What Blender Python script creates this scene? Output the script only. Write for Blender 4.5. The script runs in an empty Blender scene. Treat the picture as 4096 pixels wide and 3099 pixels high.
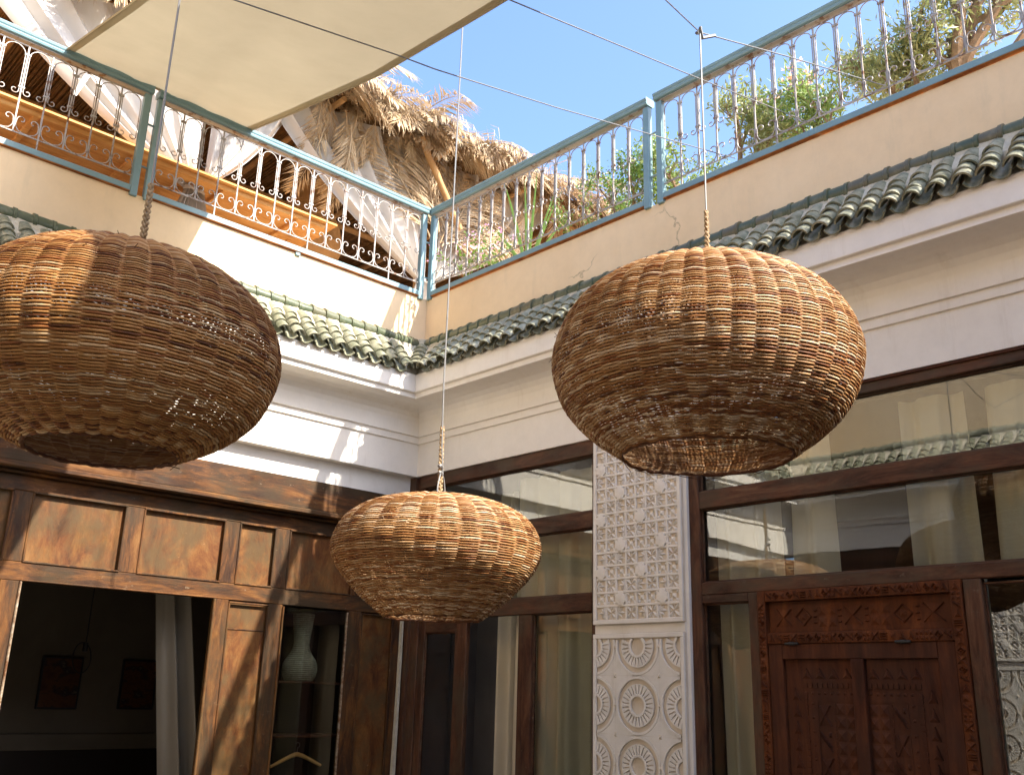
import bpy, math, random
import numpy as np
from mathutils import Vector, Matrix, Quaternion
random.seed(7)
PI = math.pi
S = bpy.context.scene
COL = S.collection

# ------------------------------------------------------------------ camera
yaw, pit, rol = 0.751415, 0.303652, 0.0280314
fw = Vector((math.sin(yaw)*math.cos(pit), math.cos(yaw)*math.cos(pit), math.sin(pit)))
rt = fw.cross(Vector((0, 0, 1))).normalized(); up = rt.cross(fw)
rt, up = rt*math.cos(rol)+up*math.sin(rol), -rt*math.sin(rol)+up*math.cos(rol)
cam_d = bpy.data.cameras.new('camera'); cam = bpy.data.objects.new('camera', cam_d); COL.objects.link(cam)
CAM = Vector((-5.9771, -7.78195, 1.6))
M = Matrix((rt, up, -fw)).transposed().to_4x4(); M.translation = CAM
cam.matrix_world = M
cam_d.sensor_width = 36; cam_d.lens = 34.277; cam_d.clip_end = 2000; cam_d.clip_start = 0.05
S.camera = cam
# ------------------------------------------------------------------ light
SUN = Vector((0.335, -0.95, 1.0)).normalized()          # towards the sun
W = bpy.data.worlds.new('World'); S.world = W; W.use_nodes = True
nt = W.node_tree; bg = nt.nodes['Background']
sky = nt.nodes.new('ShaderNodeTexSky'); sky.sky_type = 'NISHITA'; sky.sun_disc = False
sky.sun_elevation = math.asin(SUN.z); sky.sun_rotation = math.atan2(SUN.x, SUN.y)
sky.air_density = 1.0; sky.dust_density = 4.0; sky.ozone_density = 5.5; sky.altitude = 400
nt.links.new(sky.outputs[0], bg.inputs[0]); bg.inputs[1].default_value = 0.13
ld = bpy.data.lights.new('sun', 'SUN'); ld.energy = 3.9; ld.angle = math.radians(0.53); ld.color = (1.0, 0.91, 0.78)
lo = bpy.data.objects.new('sun', ld); COL.objects.link(lo)
lo.rotation_euler = (-SUN).to_track_quat('-Z', 'Y').to_euler(); lo.location = (0, 0, 30)
vs = S.view_settings; vs.view_transform = 'Standard'; vs.look = 'None'; vs.exposure = 1.95; vs.gamma = 1; vs.use_curve_mapping = False
S.cycles.max_bounces = 10; S.cycles.diffuse_bounces = 6; S.cycles.transparent_max_bounces = 16

# ------------------------------------------------------------------ helpers
def wloc(o):
    v = Vector((0, 0, 0))
    while o is not None:
        v = v + Vector(o.location); o = o.parent
    return v
def link(name, me, parent=None, kind=None):
    o = bpy.data.objects.new(name, me); COL.objects.link(o)
    if parent is not None: o.parent = parent
    if kind: o['kind'] = kind
    return o
def thing(name, label, cat, loc=(0, 0, 0), group=None):
    o = bpy.data.objects.new(name, None); COL.objects.link(o); o.location = loc
    o.empty_display_size = 0.2
    return tag(o, label, cat, group)
def tag(o, label, cat, group=None):
    o['label'] = label; o['category'] = cat
    if group: o['group'] = group
    return o
class MB:
    def __init__(s): s.v = []; s.f = []
    def add(s, vs_, fs):
        b = len(s.v); s.v += [tuple(p) for p in vs_]; s.f += [tuple(i+b for i in f) for f in fs]
    def box(s, x0, x1, y0, y1, z0, z1):
        if x0 > x1: x0, x1 = x1, x0
        if y0 > y1: y0, y1 = y1, y0
        if z0 > z1: z0, z1 = z1, z0
        s.add([(x0,y0,z0),(x1,y0,z0),(x1,y1,z0),(x0,y1,z0),(x0,y0,z1),(x1,y0,z1),(x1,y1,z1),(x0,y1,z1)],
              [(0,3,2,1),(4,5,6,7),(0,1,5,4),(1,2,6,5),(2,3,7,6),(3,0,4,7)]); return s
    def cbox(s, x0, x1, y0, y1, z0, z1, c=0.006):
        """box with chamfered edges"""
        if x0 > x1: x0, x1 = x1, x0
        if y0 > y1: y0, y1 = y1, y0
        if z0 > z1: z0, z1 = z1, z0
        c = min(c, (x1-x0)*.45, (y1-y0)*.45, (z1-z0)*.45)
        X = (x0, x1); Y = (y0, y1); Z = (z0, z1); vv = []; ix = {}
        for i in (0, 1):
            for j in (0, 1):
                for k in (0, 1):
                    sx, sy, sz = (c if i == 0 else -c), (c if j == 0 else -c), (c if k == 0 else -c)
                    ix[i,j,k,0] = len(vv); vv.append((X[i], Y[j]+sy, Z[k]+sz))
                    ix[i,j,k,1] = len(vv); vv.append((X[i]+sx, Y[j], Z[k]+sz))
                    ix[i,j,k,2] = len(vv); vv.append((X[i]+sx, Y[j]+sy, Z[k]))
        f = []
        for i in (0, 1):
            q = [ix[i,0,0,0], ix[i,1,0,0], ix[i,1,1,0], ix[i,0,1,0]]; f.append(q if i else q[::-1])
            q = [ix[0,i,0,1], ix[0,i,1,1], ix[1,i,1,1], ix[1,i,0,1]]; f.append(q if i else q[::-1])
            q = [ix[0,0,i,2], ix[1,0,i,2], ix[1,1,i,2], ix[0,1,i,2]]; f.append(q if i else q[::-1])
        for i in (0, 1):
            for j in (0, 1):
                f.append([ix[i,j,0,0], ix[i,j,1,0], ix[i,j,1,1], ix[i,j,0,1]])
                f.append([ix[i,0,j,0], ix[i,1,j,0], ix[i,1,j,2], ix[i,0,j,2]])
                f.append([ix[0,i,j,1], ix[1,i,j,1], ix[1,i,j,2], ix[0,i,j,2]])
                for k in (0, 1): f.append([ix[i,j,k,0], ix[i,j,k,1], ix[i,j,k,2]])
        s.add(vv, f); return s
    def quad(s, a, b, c, d): s.add([a, b, c, d], [(0, 1, 2, 3)]); return s
    def tri(s, a, b, c): s.add([a, b, c], [(0, 1, 2)]); return s
    def tube(s, pts, r, n=6, closed=False, flat=1.0):
        P_ = [Vector(p) for p in pts]; m = len(P_); rr = r if hasattr(r, '__len__') else [r]*m
        vs_ = []; prev = None
        for i, p in enumerate(P_):
            a = P_[(i-1) % m] if (closed or i > 0) else p
            b = P_[(i+1) % m] if (closed or i < m-1) else p
            t = (b-a); t = t.normalized() if t.length > 1e-9 else Vector((0, 0, 1))
            if prev is None:
                ref = Vector((0, 0, 1)) if abs(t.z) < .9 else Vector((1, 0, 0))
                nx = t.cross(ref).normalized()
            else:
                nx = prev - t*prev.dot(t)
                nx = nx.normalized() if nx.length > 1e-6 else t.orthogonal().normalized()
            prev = nx; ny = t.cross(nx)
            for k in range(n):
                an = 2*PI*k/n
                vs_.append(p+nx*(math.cos(an)*rr[i])+ny*(math.sin(an)*rr[i]*flat))
        fs = []
        for i in range(m if closed else m-1):
            i2 = (i+1) % m
            for k in range(n):
                k2 = (k+1) % n; fs.append((i*n+k, i*n+k2, i2*n+k2, i2*n+k))
        if not closed: fs.append(tuple(range(n))[::-1]); fs.append(tuple((m-1)*n+k for k in range(n)))
        s.add(vs_, fs); return s
    def lathe(s, prof, c=(0, 0, 0), n=24):
        vs_ = []; fs = []
        for (r, z) in prof:
            for k in range(n):
                a = 2*PI*k/n; vs_.append((c[0]+r*math.cos(a), c[1]+r*math.sin(a), c[2]+z))
        for i in range(len(prof)-1):
            for k in range(n):
                k2 = (k+1) % n; fs.append((i*n+k, i*n+k2, (i+1)*n+k2, (i+1)*n+k))
        s.add(vs_, fs); return s
    def grid(s, P_, flip=False):
        """P_: 2-D list of points -> sheet"""
        h = len(P_); w = len(P_[0]); fs = []
        for i in range(h-1):
            for j in range(w-1):
                q = (i*w+j, i*w+j+1, (i+1)*w+j+1, (i+1)*w+j); fs.append(q[::-1] if flip else q)
        s.add([p for row in P_ for p in row], fs); return s
    def mesh(s, name, m, smooth=False, off=None):
        me = bpy.data.meshes.new(name)
        v = s.v if off is None else [(a-off[0], b-off[1], c-off[2]) for a, b, c in s.v]
        me.from_pydata(v, [], s.f); me.update()
        if m: me.materials.append(m)
        if smooth:
            me.polygons.foreach_set('use_smooth', [True]*len(me.polygons)); me.set_sharp_from_angle(angle=.85)
        return me
    def build(s, name, m, parent=None, smooth=False, kind=None):
        return link(name, s.mesh(name, m, smooth, wloc(parent) if parent is not None else None), parent, kind)
def put(name, me, parent, mat4, label=None):
    o = link(name, me, parent)
    m4 = mat4.copy()
    if parent is not None: m4.translation = m4.translation - wloc(parent)
    o.matrix_local = m4
    if label: o['label'] = label
    return o
def frame4(p, ex, ey, ez):
    m = Matrix((ex, ey, ez)).transposed().to_4x4(); m.translation = Vector(p); return m

# ------------------------------------------------------------------ materials
class NT:
    def __init__(s, name):
        s.m = bpy.data.materials.new(name); s.m.use_nodes = True; s.t = s.m.node_tree
        s.n = s.t.nodes; s.b = s.n['Principled BSDF']; s.out = s.n['Material Output']
        g = s.n.new('ShaderNodeNewGeometry'); s.pos = g.outputs['Position']; s.geo = g
    def l(s, a, b): s.t.links.new(a, b)
    def scaled(s, sc):
        mp = s.n.new('ShaderNodeMapping'); mp.inputs['Scale'].default_value = sc; s.l(s.pos, mp.inputs[0]); return mp.outputs[0]
    def noise(s, scale, detail=4, rough=.6, vec=None, sc=None, dist=0):
        x = s.n.new('ShaderNodeTexNoise'); x.inputs['Scale'].default_value = scale; x.inputs['Detail'].default_value = detail
        x.inputs['Roughness'].default_value = rough; x.inputs['Distortion'].default_value = dist
        s.l(vec if vec is not None else (s.scaled(sc) if sc else s.pos), x.inputs['Vector']); return x.outputs['Fac']
    def ramp(s, fac, stops):
        r = s.n.new('ShaderNodeValToRGB'); s.l(fac, r.inputs[0]); e = r.color_ramp.elements
        while len(e) < len(stops): e.new(.5)
        for i, (p, c) in enumerate(stops):
            e[i].position = p; e[i].color = (c[0], c[1], c[2], 1) if hasattr(c, '__len__') else (c, c, c, 1)
        return r.outputs[0]
    def mix(s, f, a, b, mode='MIX'):
        x = s.n.new('ShaderNodeMix'); x.data_type = 'RGBA'; x.blend_type = mode
        for v, i in ((f, 0), (a, 6), (b, 7)):
            if hasattr(v, 'links'): s.l(v, x.inputs[i])
            elif i == 0: x.inputs[0].default_value = v
            else: x.inputs[i].default_value = (v[0], v[1], v[2], 1)
        return x.outputs[2]
    def rand(s): return s.n.new('ShaderNodeObjectInfo').outputs['Random']
    def bump(s, h, strength=.3, dist=.01):
        b = s.n.new('ShaderNodeBump'); b.inputs['Strength'].default_value = strength; b.inputs['Distance'].default_value = dist
        s.l(h, b.inputs['Height']); s.l(b.outputs[0], s.b.inputs['Normal'])
    def col(s, c):
        if hasattr(c, 'links'): s.l(c, s.b.inputs['Base Color'])
        else: s.b.inputs['Base Color'].default_value = (c[0], c[1], c[2], 1)
    def set(s, rough=.7, spec=.5, metal=0.0, coat=0.0):
        s.b.inputs['Roughness'].default_value = rough; s.b.inputs['Specular IOR Level'].default_value = spec
        s.b.inputs['Metallic'].default_value = metal; s.b.inputs['Coat Weight'].default_value = coat; s.b.inputs['Coat Roughness'].default_value = .15
        return s.m
def plaster(name, c, c2, c3, sc=1.2, crack=False):
    t = NT(name)
    a = t.ramp(t.noise(sc, 5, .62), [(.35, c), (.62, c2)])
    st = t.ramp(t.noise(2.3, 8, .74, sc=(2.2, 2.2, .30)), [(.55, 0), (.78, .8)])
    fine = t.ramp(t.noise(7, 7, .75), [(.36, .95), (.60, 1.0)])
    k = t.mix(1.0, t.mix(st, a, c3), fine, 'MULTIPLY')
    if crack:
        vo = t.n.new('ShaderNodeTexVoronoi'); vo.feature = 'DISTANCE_TO_EDGE'; vo.inputs['Scale'].default_value = .9
        mp = t.n.new('ShaderNodeMapping'); t.l(t.pos, mp.inputs[0])
        nn = t.n.new('ShaderNodeTexNoise'); nn.inputs['Scale'].default_value = 3; nn.inputs['Detail'].default_value = 6; t.l(t.pos, nn.inputs['Vector'])
        ad = t.n.new('ShaderNodeVectorMath'); ad.operation = 'MULTIPLY_ADD'; t.l(nn.outputs['Color'], ad.inputs[0]); ad.inputs[1].default_value = (.5, .5, .5); t.l(t.pos, ad.inputs[2])
        t.l(ad.outputs[0], vo.inputs['Vector'])
        cr = t.ramp(vo.outputs['Distance'], [(.0, 1), (.006, 0)])
        gate = t.ramp(t.noise(.8, 2), [(.60, 0), (.64, .8)])
        k = t.mix(t.mix(1.0, cr, gate, 'MULTIPLY'), k, (c3[0]*.5, c3[1]*.5, c3[2]*.5))
    t.col(k); t.bump(t.noise(22, 4, .55), .22, .004)
    return t.set(.88, .25)
m_white = plaster('white_plaster', (.88, .84, .77), (.85, .805, .73), (.72, .66, .57))
m_band = plaster('white_band_plaster', (.78, .76, .72), (.70, .68, .64), (.60, .55, .48), 2)
m_tan = plaster('tan_plaster', (.82, .64, .415), (.78, .59, .365), (.68, .54, .35), .9, True)
m_carve = plaster('carved_plaster', (.82, .78, .72), (.76, .72, .65), (.66, .60, .52), 6)
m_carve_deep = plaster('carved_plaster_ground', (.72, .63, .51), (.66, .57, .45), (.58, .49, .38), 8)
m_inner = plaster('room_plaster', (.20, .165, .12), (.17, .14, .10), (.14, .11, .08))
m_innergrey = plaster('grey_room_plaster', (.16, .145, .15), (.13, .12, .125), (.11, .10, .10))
def wood(name, cs, sc=(3, 3, 14), rough=.45, spec=.5, worn=None, coat=0, bump=.25):
    t = NT(name)
    g = t.noise(2.2, 9, .74, sc=sc, dist=.6)
    a = t.ramp(g, [(.34, cs[0]), (.46, cs[1]), (.56, cs[2]), (.68, cs[3])])
    bl = t.ramp(t.noise(4.2, 8, .7, sc=tuple(.35+.65*v/max(sc) for v in sc)), [(.44, 0), (.60, .85)])
    a = t.mix(bl, a, cs[4])
    if worn:
        a = t.mix(t.ramp(t.noise(9, 8, .75, sc=(1, 1, 1.8)), [(.63, 0), (.72, .8)]), a, worn)
    t.col(a); t.bump(t.noise(18, 6, .7, sc=sc), bump, .006)
    rr = t.ramp(t.noise(4, 4), [(.3, rough+.06), (.7, rough+.38)]); t.l(rr, t.b.inputs['Roughness'])
    t.set(rough, spec*.5, 0, coat); t.l(rr, t.b.inputs['Roughness']); return t.m
RUST = ((.017, .006, .0025), (.044, .017, .005), (.105, .040, .009), (.165, .078, .022), (.040, .025, .011))
m_rustv = wood('rust_stained_wood_upright', RUST, (5, 5, .8), .42, .5, (.17, .12, .07))
m_rusth = wood('rust_stained_wood_level', RUST, (.8, 5, 5), .42, .5, (.26, .19, .12))
m_rustp = wood('rust_stained_wood_panel', ((.044, .014, .004), (.105, .036, .008), (.150, .064, .016), (.19, .098, .034), (.074, .046, .018)), (2.4, 4, 1.1), .40, .5, (.34, .20, .09))
DARK = ((.028, .011, .006), (.062, .024, .012), (.105, .043, .021), (.15, .075, .040), (.070, .046, .028))
m_darkv = wood('dark_brown_wood_upright', DARK, (5, 5, .8), .40, .5, (.17, .13, .10))
m_darkh = wood('dark_brown_wood_level', DARK, (5, .8, 5), .40, .5, (.17, .13, .10))
m_carved = wood('red_carved_wood', ((.045, .012, .004), (.10, .027, .008), (.15, .042, .011), (.19, .060, .016), (.075, .024, .009)), (5, 5, 1.2), .5, .4)
m_leaf_w = wood('brown_door_wood', ((.036, .011, .005), (.066, .020, .009), (.090, .028, .011), (.11, .037, .015), (.052, .019, .010)), (6, 6, .7), .5, .4)
m_pine = wood('orange_pine', ((.52, .26, .075), (.66, .36, .12), (.74, .44, .16), (.80, .50, .22), (.60, .30, .09)), (.7, 6, 6), .45, .4)
m_blk = NT('black_iron'); m_blk.col((.02, .02, .02)); m_blk = m_blk.set(.5, .5)
def paint(name, c, c2, rust, thr=.62):
    t = NT(name); a = t.ramp(t.noise(3, 5, .6), [(.35, c), (.65, c2)])
    k = t.mix(t.ramp(t.noise(11, 7, .7), [(thr, 0), (thr+.08, 1)]), a, rust)
    t.col(k); t.bump(t.noise(50, 4), .2, .002); return t.set(.42, .5)
m_blue = paint('blue_painted_metal', (.195, .315, .345), (.16, .265, .295), (.25, .20, .16), .66)
m_iron = paint('silver_painted_iron', (.40, .38, .36), (.30, .27, .24), (.16, .075, .035), .53)
t = NT('green_glaze')
rv = t.rand(); a = t.ramp(rv, [(0, (.055, .070, .036)), (.35, (.095, .105, .058)), (.7, (.07, .09, .055)), (1, (.15, .145, .085))])
up_f = t.n.new('ShaderNodeSeparateXYZ'); t.l(t.geo.outputs['Normal'], up_f.inputs[0])
a = t.mix(t.ramp(t.noise(11, 6, .7), [(.40, .15), (.70, .75)]), a, (.46, .44, .33)); t.col(a)
t.bump(t.noise(45, 4), .35, .004); t.l(t.ramp(t.noise(20, 3), [(.3, .22), (.75, .65)]), t.b.inputs['Roughness']); t.b.inputs['Specular IOR Level'].default_value = .4; t.b.inputs['Coat Weight'].default_value = .2; t.b.inputs['Coat Roughness'].default_value = .12
m_glaze = t.m
t = NT('dark_green_glaze'); t.col(t.mix(t.ramp(t.noise(14, 5), [(.5, 0), (.8, .5)]), t.ramp(t.rand(), [(0, (.060, .080, .042)), (.6, (.085, .100, .060)), (1, (.11, .10, .06))]), (.30, .28, .19))); t.bump(t.noise(45, 4), .3, .004); m_glaze2 = t.set(.35, .4, 0, .1)
t = NT('orange_rust'); t.col(t.ramp(t.noise(7, 5), [(.35, (.22, .07, .02)), (.6, (.42, .17, .05)), (.8, (.30, .24, .20))])); m_orust = t.set(.8, .2)
t = NT('pale_mortar'); t.col(t.ramp(t.noise(9, 6, .7), [(.3, (.44, .39, .29)), (.7, (.64, .59, .47))])); t.bump(t.noise(30, 6, .7), .8, .02); m_mortar = t.set(.95, .1)
# woven cane: each strand has its own natural tone in the attribute 'tone'
def cane(name, stops):
    t = NT(name); at = t.n.new('ShaderNodeAttribute'); at.attribute_name = 'tone'
    a = t.ramp(at.outputs['Fac'], stops)
    a = t.mix(t.ramp(t.noise(16, 5, .7), [(.45, 0), (.8, .5)]), a, (.13, .050, .018)); t.col(a)
    t.bump(t.noise(160, 3), .15, .002)
    return t.set(.55, .22)
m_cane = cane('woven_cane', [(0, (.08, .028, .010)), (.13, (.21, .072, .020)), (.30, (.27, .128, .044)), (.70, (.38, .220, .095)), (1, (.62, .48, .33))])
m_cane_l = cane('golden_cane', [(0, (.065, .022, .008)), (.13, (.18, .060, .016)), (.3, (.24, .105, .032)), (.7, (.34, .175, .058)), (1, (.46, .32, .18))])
t = NT('braided_straw'); t.col(t.ramp(t.noise(60, 4), [(.3, (.17, .10, .045)), (.7, (.40, .30, .18))])); m_braid = t.set(.8, .2)
t = NT('steel_cable'); t.col((.20, .20, .20)); m_cable = t.set(.5, .5, .3)
def cloth(name, c, trans=.35, c2=None, scale=200):
    t = NT(name); c2 = c2 or tuple(x*.9 for x in c)
    k = t.ramp(t.noise(2.5, 5, .6), [(.3, c), (.7, c2)]); t.col(k); t.set(.9, .1)
    t.bump(t.noise(scale, 3), .25, .002)
    tr = t.n.new('ShaderNodeBsdfTranslucent'); t.l(k, tr.inputs[0])
    mx = t.n.new('ShaderNodeMixShader'); mx.inputs[0].default_value = trans
    t.l(t.b.outputs[0], mx.inputs[1]); t.l(tr.outputs[0], mx.inputs[2]); t.l(mx.outputs[0], t.out.inputs[0]); return t.m
m_sail = cloth('beige_canvas', (.47, .405, .28), .18, (.425, .365, .25), 90)
m_curt = cloth('white_cotton', (.64, .61, .57), .22)
m_linen = cloth('shaded_linen', (.30, .265, .21), .2)  # cream linen with the indoor shade darkened into its colour
m_cream = cloth('cream_linen', (.74, .67, .52), .25)
t = NT('worn_edge'); t.col(t.ramp(t.noise(22, 6, .7), [(.40, (.12, .05, .02)), (.56, (.30, .23, .16)), (.7, (.42, .37, .31))])); m_worn = t.set(.6, .3)
t = NT('window_glass')
gl = t.n.new('ShaderNodeBsdfGlossy'); gl.inputs['Roughness'].default_value = .012
tp = t.n.new('ShaderNodeBsdfTransparent'); tp.inputs[0].default_value = (.86, .88, .86, 1)
# reflectance of a thin pane from the angle of view, the same on both faces
dp = t.n.new('ShaderNodeVectorMath'); dp.operation = 'DOT_PRODUCT'; t.l(t.geo.outputs['Incoming'], dp.inputs[0]); t.l(t.geo.outputs['Normal'], dp.inputs[1])
def mth(op, a, b=None):
    x = t.n.new('ShaderNodeMath'); x.operation = op
    for i, v in enumerate((a, b)):
        if v is None: continue
        if hasattr(v, 'links'): t.l(v, x.inputs[i])
        else: x.inputs[i].default_value = v
    return x.outputs[0]
refl = mth('MULTIPLY_ADD', mth('POWER', mth('SUBTRACT', 1.0, mth('ABSOLUTE', dp.outputs['Value'])), 5.0), .94)
refl.node.inputs[2].default_value = .10
mx = t.n.new('ShaderNodeMixShader'); t.l(refl, mx.inputs[0]); t.l(tp.outputs[0], mx.inputs[1]); t.l(gl.outputs[0], mx.inputs[2]); t.l(mx.outputs[0], t.out.inputs[0])
bp = t.n.new('ShaderNodeBump'); bp.inputs['Strength'].default_value = .06; bp.inputs['Distance'].default_value = .02; t.l(t.noise(1.6, 2), bp.inputs['Height'])
t.l(bp.outputs[0], gl.inputs['Normal']); m_glass = t.m
def straw(name, stops, rough=.7, trans=.0):
    t = NT(name); r = t.rand(); n_ = t.noise(7, 5, .7)
    x = t.n.new('ShaderNodeMath'); x.operation = 'MULTIPLY_ADD'; t.l(r, x.inputs[0]); x.inputs[1].default_value = .35; t.l(n_, x.inputs[2])
    k = t.ramp(x.outputs[0], stops); t.col(k); t.set(rough, .25)
    if trans:
        tr = t.n.new('ShaderNodeBsdfTranslucent'); t.l(k, tr.inputs[0]); mx = t.n.new('ShaderNodeMixShader'); mx.inputs[0].default_value = trans
        t.l(t.b.outputs[0], mx.inputs[1]); t.l(tr.outputs[0], mx.inputs[2]); t.l(mx.outputs[0], t.out.inputs[0])
    return t.m
m_palm = straw('dry_palm_leaf', [(.3, (.17, .10, .048)), (.55, (.40, .285, .165)), (.85, (.60, .49, .34))], .6, .15)
m_reed = straw('reed_ceiling', [(.3, (.07, .035, .012)), (.6, (.20, .105, .036)), (.9, (.32, .18, .07))], .7)
m_pole = straw('timber_pole', [(.3, (.30, .17, .07)), (.9, (.50, .31, .14))], .7)
def leafm(name, a, b, trans=.3):
    t = NT(name); k = t.ramp(t.noise(23, 3), [(.3, a), (.7, b)]); t.col(k); t.set(.45, .4)
    tr = t.n.new('ShaderNodeBsdfTranslucent'); t.l(t.mix(.5, k, (a[0]*1.6, a[1]*2.0, a[2])), tr.inputs[0])
    mx = t.n.new('ShaderNodeMixShader'); mx.inputs[0].default_value = trans
    t.l(t.b.outputs[0], mx.inputs[1]); t.l(tr.outputs[0], mx.inputs[2]); t.l(mx.outputs[0], t.out.inputs[0]); return t.m
m_olive = leafm('olive_leaf', (.25, .27, .12), (.42, .43, .21))
m_olean = leafm('oleander_leaf', (.21, .30, .09), (.36, .44, .17))
m_bush = leafm('shrub_leaf', (.18, .24, .08), (.33, .39, .15))
m_jade = leafm('succulent_leaf', (.11, .19, .04), (.20, .30, .07))
m_aloe = leafm('blade_leaf', (.13, .23, .06), (.24, .36, .12))
m_pink = leafm('pink_petal', (.82, .42, .42), (.85, .55, .52), .4)
m_lilac = leafm('lilac_petal', (.62, .30, .62), (.70, .42, .70), .4)
t = NT('grey_bark'); t.col(t.ramp(t.noise(14, 6, .7), [(.3, (.20, .135, .085)), (.7, (.42, .31, .21))])); t.bump(t.noise(25, 6, .7), .8, .02); m_bark = t.set(.9, .2)
t = NT('terrace_clay'); t.col(t.ramp(t.noise(4, 5), [(.3, (.56, .40, .27)), (.7, (.66, .50, .36))])); m_terr = t.set(.85, .3)
t = NT('courtyard_stone'); t.col(t.ramp(t.noise(3, 5), [(.3, (.07, .062, .05)), (.7, (.11, .10, .08))])); m_floor = t.set(.5, .4)
t = NT('earth'); t.col((.35, .25, .17)); m_earth = t.set(.9, .1)
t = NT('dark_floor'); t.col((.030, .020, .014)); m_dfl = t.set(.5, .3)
t = NT('terracotta_pot'); t.col((.42, .20, .11)); m_pot = t.set(.8, .2)
t = NT('white_woven_clay'); t.col(t.ramp(t.noise(30, 4), [(.3, (.20, .19, .13)), (.7, (.33, .31, .22))]))
wv = t.n.new('ShaderNodeTexWave'); wv.bands_direction = 'Z'; wv.inputs['Scale'].default_value = 18; wv.inputs['Distortion'].default_value = 1.5; t.l(t.pos, wv.inputs['Vector']); t.bump(wv.outputs['Fac'], .8, .01); m_vase = t.set(.85, .2)

# ------------------------------------------------------------------ ground and terraces
CW, CL = 7.0, 12.0        # courtyard: x -7..0, y -12..0
gm = MB().quad((-150, -150, -.05), (150, -150, -.05), (150, 150, -.05), (-150, 150, -.05)).build('ground', m_earth, kind='structure')
MB().box(-CW, 0, -CL, 0, -.04, 0).build('courtyard_floor', m_floor, kind='structure')
TZ = 5.50
for i, (x0, x1, y0, y1) in enumerate(((-CW-8, 9, .2, 12), (.2, 9, -CL-8, .2), (-CW-8, -CW-.2, -CL-8, .2), (-CW-.2, .2, -CL-8, -CL-.2))):
    MB().box(x0, x1, y0, y1, TZ-.3, TZ).build('terrace_floor', m_terr, kind='structure')

# ------------------------------------------------------------------ walls with cornice, parapet
SIDES = {'N': (lambda u, d, z: (u, -d, z), -CW, 0.0), 'E': (lambda u, d, z: (-d, u, z), -CL, 0.0),
         'W': (lambda u, d, z: (-CW+d, u, z), -CL, 0.0), 'S': (lambda u, d, z: (u, -CL+d, z), -CW, 0.0)}
def sweep(mb, side, prof, flipped=False, n=1):
    f, u0, u1 = SIDES[side]
    rows = []
    for (d, z) in prof:
        a, b = u0+d, u1-d
        rows.append([f(a+(b-a)*k/n, d, z) for k in range(n+1)])
    mb.grid(rows)
CORN = [(0, 3.677), (0, 4.010), (.018, 4.0105), (.020, 4.014), (.020, 4.080), (.040, 4.0805), (.042, 4.084), (.042, 4.22), (.050, 4.27), (.075, 4.315), (.12, 4.348), (.18, 4.364), (.24, 4.368), (.315, 4.368),
        (.325, 4.372), (.325, 4.418), (.352, 4.424), (.356, 4.43), (.356, 4.605), (.30, 4.62), (.10, 4.95), (-.02, 4.97)]
WLAB = {'N': 'tan and white courtyard wall lit by sun above the rust stained doors',
        'E': 'tan and white courtyard wall in shade above the carved door and dark windows',
        'W': 'opposite courtyard wall with tiled eave, seen only mirrored in window glass',
        'S': 'far end courtyard wall behind the viewer, closing the courtyard'}
walls = {}
for sd in 'NEWS':
    f, u0, u1 = SIDES[sd]
    w_ = thing('courtyard_wall', WLAB[sd], 'wall', f((u0+u1)/2, 0, 0)); walls[sd] = w_
    mb = MB(); sweep(mb, sd, CORN); o = mb.build('cornice', m_white, w_)
    # underside lip and hidden back of the plaster band
    mb = MB(); sweep(mb, sd, [(0, 3.677), (-.25, 3.677)]); mb.build('soffit', m_white, w_)
    PT = 8.0 if sd == 'W' else 5.615
    mb = MB(); sweep(mb, sd, [(-.03, 4.9), (0, 4.9), (0, PT), (-.008, PT+.01), (-.19, PT+.01), (-.19, 5.4)], n=1); mb.build('parapet', m_tan, w_)
# plaster band above the left wooden front, set back
MB().box(-CW, 0.0, .10, .22, 3.445, 3.68).build('plaster_band', m_band, walls['N'])
# W and S lower walls: white with dark timber doors
for sd in 'WS':
    f, u0, u1 = SIDES[sd]; wl = walls[sd]
    a = f(u0, 0, 0); b = f(u1, -.25, 3.677); MB().box(a[0], b[0], a[1], b[1], 0, 3.3).build('wall_face', m_white, wl)
    a = f(u0, -.02, 0); b = f(u1, -.25, 3.677); MB().box(a[0], b[0], a[1], b[1], 3.3, 3.677).build('timber_band', m_darkh, wl)
    k = 0; u = u0+.8
    while u < u1-2.2:
        a = f(u, .02, 0); b = f(u+1.9, .0, 0); MB().cbox(a[0], b[0], a[1], b[1], 0.02, 3.25, .01).build('timber_door', m_darkv, wl)
        for q in (0, 1):
            for (za, zb) in ((.2, 1.5), (1.65, 2.9)):
                a = f(u+.1+q*.9, .045, 0); b = f(u+.9+q*.9, .018, 0); MB().cbox(a[0], b[0], a[1], b[1], za, zb, .012).build('door_panel', m_darkh, wl)
        u += 3.0

# ------------------------------------------------------------------ tiled eaves
PITCH = .155; LT = .15
def arc_tile(r0, r1, L, thick, up_=1, n=9, a0=0.0):
    """half-pipe along -Y (0..-L), opening down (up_=1) or up (-1)"""
    mb = MB(); vv = []
    for (y, r) in ((0, r0), (-L, r1)):
        for q in (0, 1):
            rr = r - thick*q
            for k in range(n):
                a = a0+(PI-2*a0)*k/(n-1); vv.append((math.cos(a)*rr, y, up_*math.sin(a)*rr))
    fs = []
    A, B, C, D = 0, n, 2*n, 3*n       # outer top, inner top, outer low, inner low
    for k in range(n-1):
        fs.append((A+k, A+k+1, C+k+1, C+k)); fs.append((B+k+1, B+k, D+k, D+k+1)); fs.append((C+k, C+k+1, D+k+1, D+k)); fs.append((A+k+1, A+k, B+k, B+k+1))
    fs.append((A, C, D, B)); fs.append((A+n-1, B+n-1, D+n-1, C+n-1))
    mb.add(vv, fs if up_ == 1 else [q[::-1] for q in fs]); return mb
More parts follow.
